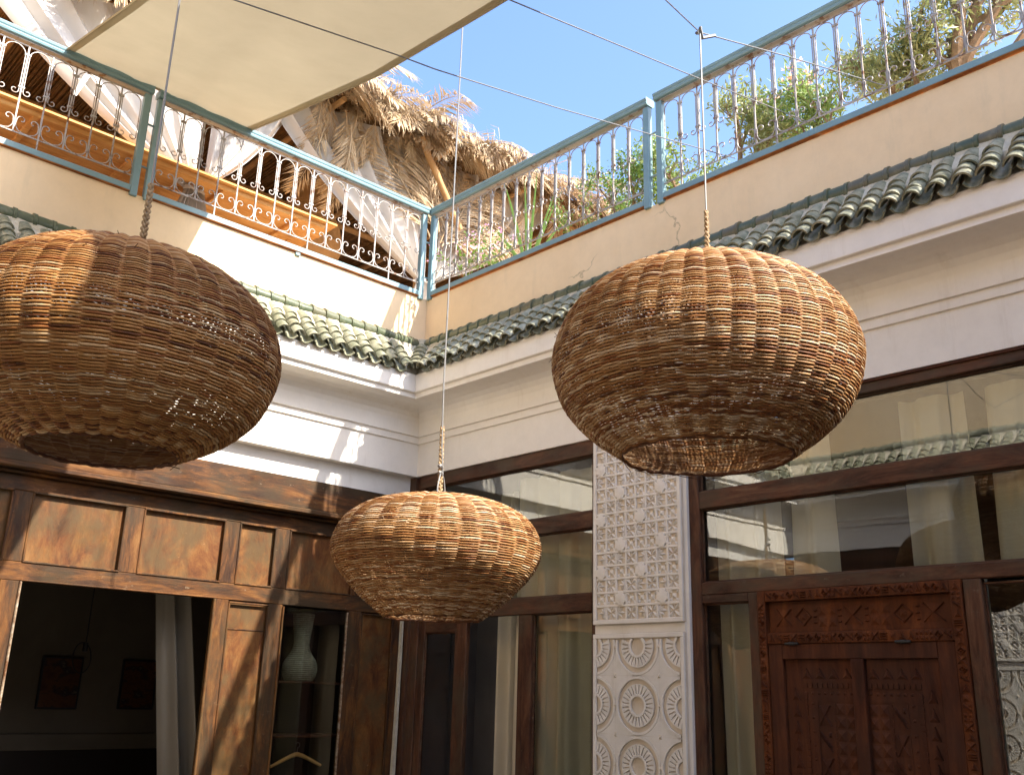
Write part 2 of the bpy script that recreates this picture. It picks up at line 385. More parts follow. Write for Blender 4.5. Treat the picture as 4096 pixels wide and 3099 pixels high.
tile_me = arc_tile(.056, .066, LT, .013, a0=.20).mesh('roof_tile', m_glaze, True)
chan_me = arc_tile(.062, .066, .24, .010, -1, a0=.22).mesh('channel_tile', m_glaze, True)
ridge_me = MB().lathe([(.058, 0), (.064, .002), (.066, .05), (.067, .125), (.075, .130), (.076, .158), (.066, .160), (.05, .160)], n=14).mesh('ridge_tile', m_glaze2, True)
hip_me = arc_tile(.075, .088, .17, .014).mesh('hip_tile', m_glaze, True)
EA = Vector((.115, 4.945)); EB = Vector((.385, 4.632)); SL = (EB-EA); SLN = SL.length; sl = SL/SLN; nrm = Vector((-sl.y, sl.x))
if nrm.y < 0: nrm = -nrm
def eave(side, label, umax, umin, joined=False):
    f, u0, u1 = SIDES[side]
    th = thing('tiled_eave', label, 'eave', f((u0+u1)/2, .2, 4.8))
    def D3(du, dd, dz): a = Vector(f(0, 0, 0)); return (Vector(f(du, dd, dz))-a)
    eu = D3(1, 0, 0); ed = D3(0, sl.x, sl.y); en = D3(0, nrm.x, nrm.y)
    # mortar bed
    mb = MB(); prof = [(-.0, 4.975), (.05, 5.02), (.12, 5.03), (.135, 4.975), (.22, 4.88), (.245, 4.84), (.25, 4.61), (.3, 4.60)]
    sweep(mb, side, prof, n=120)
    v2 = []
    for v in mb.v: v2.append((v[0]+random.uniform(-.004, .004), v[1]+random.uniform(-.004, .004), v[2]+random.uniform(-.005, .005)))
    mb.v = v2; mb.build('mortar_bed', m_mortar, th)
    big = MB()
    def place(nm, me, m4):
        if joined:
            big.add([m4 @ v.co for v in me.vertices], [tuple(p.vertices) for p in me.polygons])
        else: put(nm, me, th, m4)
    u = u1-.52+.0
    k = 0
    lim0, lim1 = umin, umax
    u = lim1
    while u > lim0:
        for r in range(4):
            s_ = r*.0965-.01
            dd = EA.x+sl.x*(s_+LT)
            if (u1-u) < dd+.035 or (u-u0) < dd+.035: continue
            lift = .004+random.uniform(-.002, .003)
            c2 = EA+sl*s_+nrm*lift
            tilt = .105+random.uniform(-.04, .04); yaw_ = random.uniform(-.06, .06)
            e_y = -(ed*math.cos(tilt)+en*math.sin(tilt)); e_y = (e_y+eu*yaw_).normalized()
            e_x = eu.copy(); e_x = (e_x-e_y*e_x.dot(e_y)).normalized(); e_z = e_x.cross(e_y)
            if e_z.z < 0: e_x = -e_x; e_z = -e_z
            place('roof_tile', tile_me, frame4(f(u+random.uniform(-.007, .007), c2.x, c2.y), e_x, e_y, e_z))
        uc = u-PITCH/2; dd = EB.x+.02
        if (u1-uc) > dd and (uc-u0) > dd:
            c2 = EB-sl*.205+nrm*.030
            e_y = -ed; e_x = (eu-e_y*eu.dot(e_y)).normalized(); e_z = e_x.cross(e_y)
            if e_z.z < 0: e_x = -e_x; e_z = -e_z
            place('channel_tile', chan_me, frame4(f(uc+random.uniform(-.004, .004), c2.x, c2.y+random.uniform(-.004, .004)), e_x, e_y, e_z))
        u -= PITCH
    u = u1-.10
    while u > lim0-.2:
        e_z = (-eu+D3(0, random.uniform(-.03, .03), random.uniform(-.03, .03))).normalized(); e_x = Vector((0, 0, 1)).cross(e_z).normalized(); e_y = e_z.cross(e_x)
        place('ridge_tile', ridge_me, frame4(f(u, .068, 5.040+random.uniform(-.003, .003)), e_x, e_y, e_z)); u -= .150
    if joined: big.build('roof_tile', m_glaze, th, True, 'stuff')
    return th
eN = eave('N', 'sunlit green glazed tile eave under the parapet behind the largest lampshades', -.50, -6.6)
eE = eave('E', 'shaded green glazed tile eave running over the carved door side', -.50, -8.3)
eave('W', 'green tile eave of the opposite wall, mirrored in the upper window panes', -.50, -11.5, True)
eave('S', 'green tile eave of the far end wall behind the viewer', -.50, -6.5, True)
dg = Vector((-1, -1, 0)).normalized()
for r in range(5):
    a = Vector((-.10, -.10, 5.00)); b = Vector((-.375, -.375, 4.655)); dv = (b-a).normalized()
    e_y = -dv; e_x = Vector((1, -1, 0)).normalized(); e_z = e_x.cross(e_y)
    if e_z.z < 0: e_x = -e_x; e_z = -e_z
    ey2 = (e_y*math.cos(.1)-e_z*math.sin(.1)).normalized(); ez2 = e_x.cross(ey2)
    put('hip_tile', hip_me, eN, frame4(a+dv*(r*.098), e_x, ey2, ez2))
MB().lathe([(0.001, -.05), (.065, -.05), (.075, -.03), (.075, .03), (.06, .04), (.001, .045)], (-.10, -.10, 5.06), 14).build('hip_cap', m_mortar, eN, True)
# ------------------------------------------------------------------ rust stained timber front (left wall)
NF = thing('timber_front', 'rust stained panelled timber front with open doorway under the white wall', 'door front', (-3.5, .08, 0))
YF = .08
def nbox(nm, x0, x1, z0, z1, m, y0=YF, th_=.06, c=.005, parent=None):
    return MB().cbox(x0, x1, y0, y0+th_, z0, z1, c).build(nm, m, parent or NF)
nbox('head_board', -CW+.01, -.02, 3.178, 3.447, m_rusth, .03, .10)
nbox('head_strip', -CW+.01, -.02, 3.166, 3.177, m_blk, .045, .05, .001)
MB().cbox(-CW+.01, -.03, -.055, .10, 3.112, 3.165, .012).build('ledge', m_rusth, NF)
MB().cbox(-CW+.01, -.05, .02, .10, 3.085, 3.111, .008).build('ledge_mould', m_rusth, NF)
nbox('top_rail', -CW+.01, -.04, 2.969, 3.084, m_rusth)
nbox('middle_rail', -CW+.01, -.04, 2.300, 2.4385, m_rusth)
MB().cbox(-3.584, -2.012, .058, .09, 2.298, 2.312, .005).build('head_bead', m_rusth, NF)
pans = [(-5.75, -4.98), (-4.84, -3.734), (-3.592, -2.863), (-2.717, -1.989), (-1.848, -1.490), (-1.347, -.64), (-.50, -.10)]
edges = [-CW+.01]+[v for p in pans for v in p]+[-.04]
for i in range(0, len(edges), 2): nbox('stile', edges[i], edges[i+1], 2.4385, 2.969, m_rustv, YF+.001)
def bead(mb, x0, x1, z0, z1, y, w=.012):
    mb.cbox(x0-.002, x1+.002, y-.009, y+.012, z1-w, z1+.004, .004); mb.cbox(x0-.002, x1+.002, y-.009, y+.012, z0-.004, z0+w, .004)
    mb.cbox(x0-.004, x0+w, y-.008, y+.012, z0+w, z1-w, .004); mb.cbox(x1-w, x1+.004, y-.008, y+.012, z0+w, z1-w, .004)
for (x0, x1) in pans:
    p_ = nbox('door_panel', x0-.005, x1+.005, 2.43, 2.975, m_rustp, YF+.030, .02)
    mb = MB(); bead(mb, x0, x1, 2.4385, 2.969, YF); mb.build('panel_mould', m_rustv, p_)
# below the middle rail
low = [('jamb', -CW+.01, -5.2), ('jamb', -3.72, -3.584), ('jamb', -2.012, -1.88), ('jamb', -1.497, -1.353), ('jamb', -.646, -.50), ('jamb', -.13, -.04)]
for nm, x0, x1 in low: nbox(nm, x0, x1, 0, 2.300, m_rustv, YF-.001)
for x0, x1, ztop in ((-5.2, -3.72, 2.30), (-1.88, -1.497, 2.30), (-.50, -.13, 2.30)):
    p_ = nbox('door_panel', x0-.004, x1+.004, .3, ztop-.02, m_rustp, YF+.028, .02)
    mb = MB(); bead(mb, x0, x1, .3, ztop-.015, YF-.001); mb.build('panel_mould', m_rustv, p_)
    if x0 == -1.88: MB().cbox(x0+.01, x1-.01, YF+.022, YF+.032, 2.055, 2.067, .003).build('panel_mould', m_rustv, p_)
    nbox('bottom_rail', x0, x1, 0, .3, m_rusth)
MB().cbox(-3.586, -3.570, .062, .10, 0, 2.300, .006).build('jamb_edge', m_worn, NF)   # worn pale edge of the doorway
MB().cbox(-2.03, -2.010, .055, .10, 0, 2.300, .006).build('jamb_edge', m_rustp, NF)
MB().cbox(-1.36, -1.345, .06, .10, .25, 2.285, .004).build('jamb_edge', m_rustp, NF)
mb = MB(); mb.box(-1.345, -.65, .105, .109, .25, 2.285); mb.build('pane', m_glass, NF)
MB().cbox(-.655, -.647, .085, .115, .25, 2.285, .003).build('pane_bead', m_worn, NF)
MB().cbox(-1.352, -1.342, .075, .115, .25, 2.285, .003).build('pane_bead', m_worn, NF)
nbox('bottom_rail', -1.353, -.646, 0, .25, m_rusth)
MB().cbox(-.039, -.001, .085, .22, 0, 3.445, .003).build('corner_post', m_rustv, NF)
MB().cbox(.03, .11, -.044, .07, 0, 3.676, .003).build('corner_post', m_darkv, NF)
MB().box(.0, .29, .071, .30, 0, 3.67).build('corner_post', m_darkv, NF)
MB().box(-.0005, .0295, .0, .0705, 0, 3.67).build('corner_post', m_darkv, NF)
# pale strip in the corner, widening towards the bottom
mb = MB(); zz = [2.285, 2.0, 1.6, 1.2, .8, .3]; ww = [.002, .004, .007, .012, .018, .022]
for i in range(len(zz)-1):
    a, b = ww[i], ww[i+1]; j = random.uniform(-.002, .002)
    mb.add([(-.040-a, .045, zz[i]), (-.022+j, .045, zz[i]), (-.022+j, .09, zz[i]), (-.040-a, .09, zz[i]), (-.040-b, .045, zz[i+1]), (-.022, .045, zz[i+1]), (-.022, .09, zz[i+1]), (-.040-b, .09, zz[i+1])],
           [(0, 1, 2, 3), (7, 6, 5, 4), (0, 4, 5, 1), (1, 5, 6, 2), (3, 2, 6, 7), (0, 3, 7, 4)])
mb.build('corner_strip', m_mortar, walls['N'])

# room behind
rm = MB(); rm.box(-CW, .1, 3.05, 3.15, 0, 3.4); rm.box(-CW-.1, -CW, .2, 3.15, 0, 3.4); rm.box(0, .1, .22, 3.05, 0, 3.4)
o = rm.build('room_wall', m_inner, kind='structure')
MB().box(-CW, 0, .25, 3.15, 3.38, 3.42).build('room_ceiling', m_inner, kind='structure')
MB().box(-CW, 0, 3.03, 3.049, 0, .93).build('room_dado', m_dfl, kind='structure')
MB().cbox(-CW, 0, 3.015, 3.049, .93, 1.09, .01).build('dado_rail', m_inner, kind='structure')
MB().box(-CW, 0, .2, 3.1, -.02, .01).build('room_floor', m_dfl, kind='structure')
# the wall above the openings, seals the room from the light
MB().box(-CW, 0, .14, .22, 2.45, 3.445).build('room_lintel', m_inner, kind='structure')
for i, (x0, x1, z0, z1) in enumerate(((-2.343, -1.93, 1.322, 1.84), (-1.509, -1.115, 1.328, 1.842))):
    p = thing('framed_picture', ['dark red abstract picture on the room wall beside the ring lamp', 'dark abstract picture on the room wall, half behind the doorway curtain'][i], 'picture', ((x0+x1)/2, 3.0, z0), 'pictures on the room wall')
    MB().cbox(x0, x1, 3.0, 3.03, z0, z1, .006).build('frame', m_blk, p)
    t = NT('dark_abstract_print'); nn = t.noise(5+i, 4, .6, sc=(1, 1, 1.4)); t.col(t.ramp(nn, [(.35, (.07, .025, .015)), (.5, (.13, .05, .02)), (.6, (.03, .02, .02)), (.72, (.22, .17, .12))])); t.set(.4, .4)
    MB().quad((x0+.02, 2.998, z0+.02), (x1-.02, 2.998, z0+.02), (x1-.02, 2.998, z1-.02), (x0+.02, 2.998, z1-.02)).build('print', t.m, p)
# ring pendant in the room
p = thing('ring_pendant_lamp', 'unlit black ring pendant lamp hanging inside the dark room', 'pendant lamp', (-2.31, 2.0, 3.38))
MB().tube([(-2.31, 2.0, 3.38), (-2.312, 2.0, 1.94)], .006, 5).build('cord', m_blk, p)
MB().lathe([(.001, .0), (.022, 0), (.024, -.08), (.001, -.082)], (-2.312, 2.0, 1.955), 12).build('bulb_holder', m_blk, p)
MB().tube([(-2.33+.085*math.cos(a), 2.0+.02*math.sin(a), 1.815+.14*math.sin(a)) for a in np.linspace(0, 2*PI, 28, endpoint=False)], .006, 5, True).build('ring', m_blk, p)
# cupboard behind the glass
cb = thing('glazed_cupboard', 'dark cupboard with shelves behind the tall glass pane', 'cupboard', (-1.0, .35, 0))
MB().cbox(-1.45, -1.43, .13, .60, .05, 2.40, .003).build('side_panel', m_dfl, cb); MB().cbox(-.40, -.38, .13, .60, .05, 2.40, .003).build('side_panel', m_dfl, cb)
MB().cbox(-1.43, -.40, .58, .60, .05, 2.40, .003).build('back_panel', m_dfl, cb); MB().cbox(-1.45, -.38, .13, .60, 2.401, 2.42, .003).build('top_panel', m_dfl, cb)
for z in (1.655, 1.195): MB().cbox(-1.428, -.402, .17, .575, z-.02, z, .003).build('shelf', m_leaf_w, cb)
def vase(x, y, z, k, label):
    pr = [(.001, 0), (.125, 0), (.150, .04), (.163, .09), (.160, .14), (.140, .19), (.105, .235), (.082, .28), (.072, .33), (.076, .40), (.088, .50), (.100, .60), (.092, .605), (.078, .50), (.062, .33), (.06, .3)]
    pr2 = []
    for i in range(len(pr)-1):
        for j in range(4):
            q = j/4; r = pr[i][0]*(1-q)+pr[i+1][0]*q; pr2.append((max(.001, (r+(.0025 if j % 2 else 0))*k), (pr[i][1]*(1-q)+pr[i+1][1]*q)*k))
    o = MB().lathe(pr2, (x, y, z), 30).build('vase', m_vase, None, True); tag(o, label, 'vase', 'vases in the cupboard'); return o
vase(-.955, .36, 1.656, 1.0, 'tall pale ribbed vase with flared neck behind the cupboard glass')
vase(-1.285, .40, 1.656, .55, 'small pale vase mostly hidden at the edge of the cupboard pane')
h = thing('clothes_hanger', 'light wooden clothes hanger behind the lower cupboard glass', 'hanger', (-.94, .30, 1.06), None)
MB().tube([(-1.20, .30, .93), (-1.12, .30, .965), (-1.0, .30, 1.015), (-.94, .30, 1.03), (-.88, .30, 1.015), (-.76, .30, .965), (-.68, .30, .93)], [.012, .016, .018, .02, .018, .016, .012], 8).build('shoulder_bar', m_pine, h, True)
MB().tube([(-.94, .30, 1.03), (-.94, .30, 1.085)]+[(-.94+.022*math.sin(a), .30, 1.107-.022*math.cos(a)) for a in np.linspace(0, 4.2, 10)], .003, 5).build('hook', m_cable, h, True)

# ------------------------------------------------------------------ curtains
def drape(name, label, top, bot, z1, z0, axis, depth, m, folds=6, amp=.035, n=60, rows=14, group=None, seed=0, swag=0, labelled=True):
    """hanging cloth; top/bot = (u0,u1) extents at z1/z0; axis 'x' or 'y' is the direction of u"""
    rn = random.Random(seed); ph = [rn.uniform(0, 6) for _ in range(4)]; P_ = []
    for i in range(rows+1):
        q = i/rows; z = z1+(z0-z1)*q; a = top[0]+(bot[0]-top[0])*(q**(1+swag)); b = top[1]+(bot[1]-top[1])*(q**(1+swag)); row = []
        for j in range(n+1):
            w = j/n; s_ = folds*2*PI*w
            d = amp*(math.sin(s_+ph[0]+.5*math.sin(s_*.37+ph[1]))+.35*math.sin(s_*2.1+ph[2]+q*.8))*(.6+.4*q)
            u = a+(b-a)*(w+.012*math.sin(s_*1.3+ph[3]))
            row.append((u, depth+d, z) if axis == 'x' else (depth+d, u, z))
        P_.append(row)
    o = MB().grid(P_).build(name, m, None, True)
    if label: tag(o, label, 'curtain', group)
    return o
drape('doorway_curtain', 'pale cotton curtain drawn aside at the edge of the open doorway', (-2.30, -2.02), (-2.02, -1.72), 2.42, .6, 'x', .58, m_linen, 1.6, .075, 60, 16, seed=3)

# ------------------------------------------------------------------ dark timber glazing (right wall)
def ebox(nm, y0, y1, z0, z1, m, par, x0=.03, th_=.07, c=.006):
    return MB().cbox(x0, x0+th_, y0, y1, z0, z1, c).build(nm, m, par)
def epane(y0, y1, z0, z1, par, x=.075):
    p_ = MB().box(x, x+.005, y0-.005, y1+.005, z0-.005, z1+.005).build('pane', m_glass, par)
    mb = MB(); w = .012
    mb.cbox(x-.018, x-.001, y0-.001, y1+.001, z1-w, z1+.002, .003); mb.cbox(x-.018, x-.001, y0-.001, y1+.001, z0-.002, z0+w, .003)
    mb.cbox(x-.018, x-.001, min(y0, y1)-.001, min(y0, y1)+w, z0+w, z1-w, .003); mb.cbox(x-.018, x-.001, max(y0, y1)-w, max(y0, y1)+.001, z0+w, z1-w, .003)
    mb.build('glazing_bead', m_darkh, p_); return p_
G1 = thing('timber_window', 'dark brown timber window with open doorway between the wall corner and carved plaster pillar', 'window', (.05, -1.25, 0))
ebox('top_rail', -2.447, -.045, 3.548, 3.676, m_darkh, G1, .02); ebox('crossbar', -2.374, -.12, 2.930, 3.072, m_darkh, G1, .028); ebox('crossbar', -2.374, -.12, 2.252, 2.394, m_darkh, G1, .022)
ebox('stile', -.12, -.045, 0, 3.547, m_darkv, G1, .026); ebox('stile', -2.447, -2.374, 0, 3.547, m_darkv, G1, .024)
epane(-2.374, -.12, 3.072, 3.548, G1); epane(-2.374, -.12, 2.394, 2.930, G1)
ebox('stile', -1.680, -1.514, 0, 2.251, m_darkv, G1, .030); epane(-2.374, -1.680, .25, 2.252, G1); ebox('bottom_rail', -2.374, -1.680, 0, .25, m_darkh, G1)
dl = ebox('door_leaf_frame', -.21, -.125, 0, 2.25, m_darkv, G1, .04, .05)
ebox('door_leaf_frame', -.82, -.66, 0, 2.25, m_darkv, G1, .04, .05); ebox('door_leaf_frame', -.659, -.211, 2.13, 2.25, m_darkh, G1, .041, .05); epane(-.66, -.21, .25, 2.13, G1, .07)
G2 = thing('timber_window', 'dark brown timber window with wide upper panes around the carved door', 'window', (.05, -5.2, 0))
Y2 = -7.6
ebox('top_rail', Y2, -3.362, 3.588, 3.676, m_darkh, G2, .02); MB().cbox(.005, .03, Y2, -3.37, 3.655, 3.676, .004).build('top_rail', m_leaf_w, G2)
ebox('crossbar', Y2, -3.455, 2.957, 3.090, m_darkh, G2, .025); ebox('crossbar', Y2, -3.455, 2.322, 2.413, m_darkh, G2, .024)
ebox('stile', -3.455, -3.362, 0, 3.587, m_darkv, G2, .022)
epane(Y2, -3.455, 3.090, 3.588, G2); epane(Y2, -3.455, 2.413, 2.957, G2)
ebox('crossbar', -3.850, -3.455, 2.262, 2.321, m_darkh, G2, .024)
ebox('post', -3.928, -3.850, 0, 2.321, m_darkv, G2, .02); epane(-3.850, -3.455, .25, 2.262, G2); ebox('bottom_rail', -3.85, -3.455, 0, .25, m_darkh, G2)
ebox('post', -5.450, -5.342, 0, 2.321, m_darkv, G2, .02); epane(-6.8, -5.450, .25, 2.300, G2); ebox('stile', -6.9, -6.8, 0, 2.321, m_darkv, G2)
ebox('hidden_rail', Y2, -6.9, 0, 2.321, m_darkv, G2, .03)

# ------------------------------------------------------------------ carved door
CD = thing('carved_door', 'reddish carved wooden door with geometric relief set in the dark glazing', 'door', (.03, -4.63, 0))
def pyr(mb, y0, y1, z0, z1, x, h):
    c = (x-h, (y0+y1)/2, (z0+z1)/2); a = [(x, y0, z0), (x, y1, z0), (x, y1, z1), (x, y0, z1)]
    mb.add(a+[c], [(0, 4, 1), (1, 4, 2), (2, 4, 3), (3, 4, 0)])
def bar(mb, p, q, x, w, h):
    a = Vector((x, p[0], p[1])); b = Vector((x, q[0], q[1])); d = (b-a); n_ = Vector((1, 0, 0)).cross(d).normalized()*w
    t_ = Vector((-h, 0, 0)); mb.add([a+n_, a-n_, b-n_, b+n_, a+t_, b+t_], [(0, 4, 5, 3), (4, 1, 2, 5), (0, 1, 4), (3, 5, 2)])
def groove_cell(mb, y0, y1, z0, z1, x, kind):
    w = .0055; h = .013; cy, cz = (y0+y1)/2, (z0+z1)/2; e = .12
    ya, yb, za, zb = y0+(y1-y0)*e, y1-(y1-y0)*e, z0+(z1-z0)*e, z1-(z1-z0)*e
    if kind == 'x':
        bar(mb, (ya, za), (yb, zb), x, w, h); bar(mb, (ya, zb), (yb, za), x, w, h)
        mb.tri((x-.002, ya, za), (x-h*.9, cy, cz), (x-.002, yb, za)); mb.tri((x-.002, yb, zb), (x-h*.9, cy, cz), (x-.002, ya, zb))
    elif kind == 'p4':
        for i in (0, 1):
            for j in (0, 1): pyr(mb, y0+(y1-y0)*(i*.5+.03), y0+(y1-y0)*(i*.5+.47), z0+(z1-z0)*(j*.5+.03), z0+(z1-z0)*(j*.5+.47), x, h)
    elif kind == 'd':
        bar(mb, (ya, cz), (cy, zb), x, w, h); bar(mb, (cy, zb), (yb, cz), x, w, h); bar(mb, (yb, cz), (cy, za), x, w, h); bar(mb, (cy, za), (ya, cz), x, w, h)
        pyr(mb, cy-(y1-y0)*.15, cy+(y1-y0)*.15, cz-(z1-z0)*.15, cz+(z1-z0)*.15, x, h)
    elif kind == 's':
        for q in (-.22, 0, .22): bar(mb, (ya, za+(zb-za)*max(0, q)), (yb, zb+(zb-za)*min(0, q)) , x, w*.8, h)
        pyr(mb, ya, ya+(yb-ya)*.3, zb-(zb-za)*.3, zb, x, h)
    elif kind == 'n':
        for q in (.15, .5, .85): bar(mb, (ya, za+(zb-za)*q), (yb, za+(zb-za)*q), x, w, h)
    elif kind == 't':
        pyr(mb, ya, yb, za, zb, x, h)
    elif kind == 'a':
        mb.add([(x, ya, za), (x, yb, za), (x, cy, zb), (x-h, cy, za+(zb-za)*.33)], [(0, 3, 1), (1, 3, 2), (2, 3, 0)]); bar(mb, (ya, za), (cy, zb), x, w*.7, h)
def band(y0, y1, z0, z1, x, n, vert=False, kinds=('x', 'a', 'p4', 's', 'd', 'n', 't'), seed=1):
    mb = MB(); rn = random.Random(seed)
    for i in range(n):
        a, b = i/n, (i+1)/n
        if vert: groove_cell(mb, y0, y1, z0+(z1-z0)*a, z0+(z1-z0)*b, x, rn.choice(kinds))
        else: groove_cell(mb, y0+(y1-y0)*a, y0+(y1-y0)*b, z0, z1, x, rn.choice(kinds))
    return mb
def cpart(nm, y0, y1, z0, z1, x0, x1, m=m_carved, c=.004): return MB().cbox(x0, x1, y0, y1, z0, z1, c).build(nm, m, CD)
f1 = cpart('frame_post', -3.993, -3.932, .05, 2.322, .005, .09); band(-3.988, -3.937, .5, 2.24, .0055, 34, True, seed=2).build('carving', m_carved, f1)
f2 = cpart('frame_post', -5.338, -5.267, .05, 2.322, .005, .09); band(-5.333, -5.272, .5, 2.31, .0055, 34, True, seed=5).build('carving', m_carved, f2)
f3 = cpart('frame_head', -5.266, -3.994, 2.249, 2.322, .006, .09); band(-5.26, -4.0, 2.255, 2.316, .0065, 24, seed=3).build('carving', m_carved, f3)
tp_ = cpart('transom_panel', -5.266, -3.994, 2.042, 2.248, .05, .08)
mb = band(-5.24, -4.03, 2.068, 2.215, .0505, 1, kinds=('n',))
mb = MB(); ks = ['x', 'd', 'n', 'p4', 'n', 'x', 'n', 'p4', 'd', 'n', 'x']; wd = [1.3, 1.3, .25, 1.3, .25, 1.4, .25, 1.3, 1.4, .25, 1.5]; tot = sum(wd); a = -4.04
for k_, w_ in zip(ks, wd):
    b = a-w_/tot*1.19; groove_cell(mb, b, a, 2.068, 2.215, .0505, k_); a = b
mb.build('carving', m_carved, tp_)
f4 = cpart('frame_rail', -5.266, -3.994, 1.968, 2.041, .012, .09); band(-5.26, -4.0, 1.974, 2.035, .0125, 22, seed=9).build('carving', m_carved, f4)
for (a, b, c_, d_) in ((-4.099, -3.994, .1, 1.967), (-5.262, -5.153, .1, 1.967), (-5.153, -4.099, 1.868, 1.967)): cpart('leaf_stile', a, b, c_, d_, .022, .07, m_leaf_w)
cpart('leaf_stile', -4.674, -4.589, .1, 1.867, .018, .07, m_leaf_w)
for (yl, yr) in ((-4.588, -4.100), (-5.152, -4.675)):
    pn = MB().cbox(.05, .07, yl, yr, .1, 1.867, .003).build('leaf_panel', m_leaf_w, CD)
    mb = MB(); x = .0505; outer = yr if yl > -4.6 else yl; inner_ = yl if yl > -4.6 else yr; sg = -1 if yl > -4.6 else 1
    # column of triangles on the outer side and a row at the top
    o0 = outer+sg*.03; o1 = outer+sg*.11; o2 = outer+sg*.125; o3 = outer+sg*.155; o4 = outer+sg*.165; o5 = outer+sg*.215
    lo_, hi_ = min(o0, o1), max(o0, o1)
    for i in range(13): groove_cell(mb, lo_, hi_, 1.70-.105*(i+1), 1.70-.105*i, x, 'a')
    yy = sorted((o1, inner_)); nn_ = 4
    for i in range(nn_): groove_cell(mb, yy[0]+(yy[1]-yy[0])*i/nn_, yy[0]+(yy[1]-yy[0])*(i+1)/nn_, 1.735, 1.82, x, 'a')
    lo_, hi_ = min(o2, o3), max(o2, o3)
    for i in range(36): mb.box(x-.008, x+.001, lo_, hi_, 1.66-.036*i-.026, 1.66-.036*i)
    yy = sorted((o2, inner_))
    for i in range(10): mb.box(x-.008, x+.001, yy[0]+(yy[1]-yy[0])*(i+.1)/10, yy[0]+(yy[1]-yy[0])*(i+.8)/10, 1.69, 1.72)
    for i in range(8): pyr(mb, yy[0]+(yy[1]-yy[0])*(i+.25)/8, yy[0]+(yy[1]-yy[0])*(i+.75)/8, 1.645, 1.665, x, .008)
    lo_, hi_ = min(o4, o5), max(o4, o5)
    for i in range(14): pyr(mb, (lo_+hi_)/2-.012, (lo_+hi_)/2+.012, 1.58-.085*i, 1.60-.085*i, x, .007)
    ya, yb = sorted((o5+sg*.01, inner_)); mid = (ya+yb)/2+.02*sg*(-1)
    for i in range(7):
        z0_, z1_ = 1.60-.16*(i+1), 1.60-.16*i
        groove_cell(mb, mid+.012, yb, z0_, z1_, x, 'x' if i % 2 == 0 else 's') if sg < 0 else groove_cell(mb, mid+.012, yb, z0_, z1_, x, 'p4')
        groove_cell(mb, ya, mid-.012, z0_, z1_, x, 'p4') if sg < 0 else groove_cell(mb, ya, mid-.012, z0_, z1_, x, 'x' if i % 2 else 's')
    for i in range(24): mb.box(x-.006, x+.001, mid-.009, mid+.009, 1.60-.046*i-.03, 1.60-.046*i)
    for y_ in (ya, yb): mb.box(x-.004, x+.001, y_-.003, y_+.003, .4, 1.61)
    mb.box(x-.004, x+.001, ya, yb, 1.607, 1.613)
    mb.build('carving', m_leaf_w, pn)
for y in (-4.18, -4.95):
    mb = MB().tube([(.012, y-.05, 1.968), (.012, y+.05, 1.968)], .009, 8); mb.tube([(.012, y-.02, 1.968), (.012, y+.02, 1.968)], .012, 8); mb.build('hinge', m_blk, CD, True)
# room behind the glazing
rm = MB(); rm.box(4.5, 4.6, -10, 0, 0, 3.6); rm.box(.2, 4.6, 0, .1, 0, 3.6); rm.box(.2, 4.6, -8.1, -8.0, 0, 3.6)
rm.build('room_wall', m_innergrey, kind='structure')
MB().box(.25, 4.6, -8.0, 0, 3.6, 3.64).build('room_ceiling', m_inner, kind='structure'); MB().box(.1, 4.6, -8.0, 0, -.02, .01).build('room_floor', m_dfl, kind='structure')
MB().box(.101, .20, -CL, -7.6, 0, 3.676).build('wall_face', m_white, walls['E'])
MB().box(-.004, .19, -3.362, -2.447, 0, 3.6765).build('pier', m_white, walls['E'])
MB().box(.9, 1.0, -3.0, -.0, 0, 3.4).build('room_wall', m_innergrey, kind='structure')
CU = [('cream curtain hanging inside the doorway beside the glazed door leaf', (-.84, -1.10), .3, 3.45, .40, 1.5, 11),
      ('cream curtain with wide folds behind the window next to the carved pillar', (-1.30, -2.43), .1, 3.50, .20, 4, 12),
      ('cream curtain behind the narrow pane at the pillar side of the carved door', (-3.47, -4.02), .1, 3.53, .20, 2, 13),
      ('cream curtain gathered behind the upper panes above the door hinges', (-4.14, -4.44), 1.9, 3.53, .21, 1, 14),
      ('cream curtain with deep folds behind the upper panes past the carved door', (-4.98, -5.40), .1, 3.53, .20, 1.5, 15),
      ('cream curtain at the far edge of the wide upper panes', (-5.52, -6.5), 2.42, 3.53, .21, 3, 16)]
for lab, (a, b), z0, z1, x, fo, sd_ in CU:
    drape('window_curtain', lab, (a, b), (a+.03*(-1)**sd_, b-.03), z1, z0, 'y', x, m_cream, fo, .055, 80, 10, 'window curtains', sd_)

# ------------------------------------------------------------------ carved plaster pillar
PL = thing('carved_plaster_pillar', 'white pillar with carved plaster lattice above round medallions', 'pillar', (0, -2.89, 0))
y0, y1 = -3.335, -2.449
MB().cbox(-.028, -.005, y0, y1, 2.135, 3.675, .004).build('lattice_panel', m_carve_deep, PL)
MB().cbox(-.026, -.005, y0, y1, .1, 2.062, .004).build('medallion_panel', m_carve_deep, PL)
MB().cbox(-.020, -.004, y0, y1, 2.063, 2.134, .004).build('middle_band', m_carve, PL)
XR = -.029
def pframe(z0, z1, w=.035):
    mb = MB(); mb.cbox(-.046, XR+.001, y0, y1, z0, z0+w, .004); mb.cbox(-.046, XR+.001, y0, y1, z1-w, z1, .004)
    mb.cbox(-.046, XR+.001, y0, y0+w, z0+w, z1-w, .004); mb.cbox(-.046, XR+.001, y1-w, y1, z0+w, z1-w, .004); mb.build('panel_border', m_carve, PL)
pframe(2.135, 3.675); pframe(.1, 2.062)
cw = (y1-y0-.07)/8; ch = .1045
a0 = y0+.035; zt = 2.17
for i in range(1, 8): MB().cbox(-.042, XR+.001, a0+cw*i-.009, a0+cw*i+.009, zt, 3.64, .003).build('lattice_bar', m_carve, PL)
nr = 14
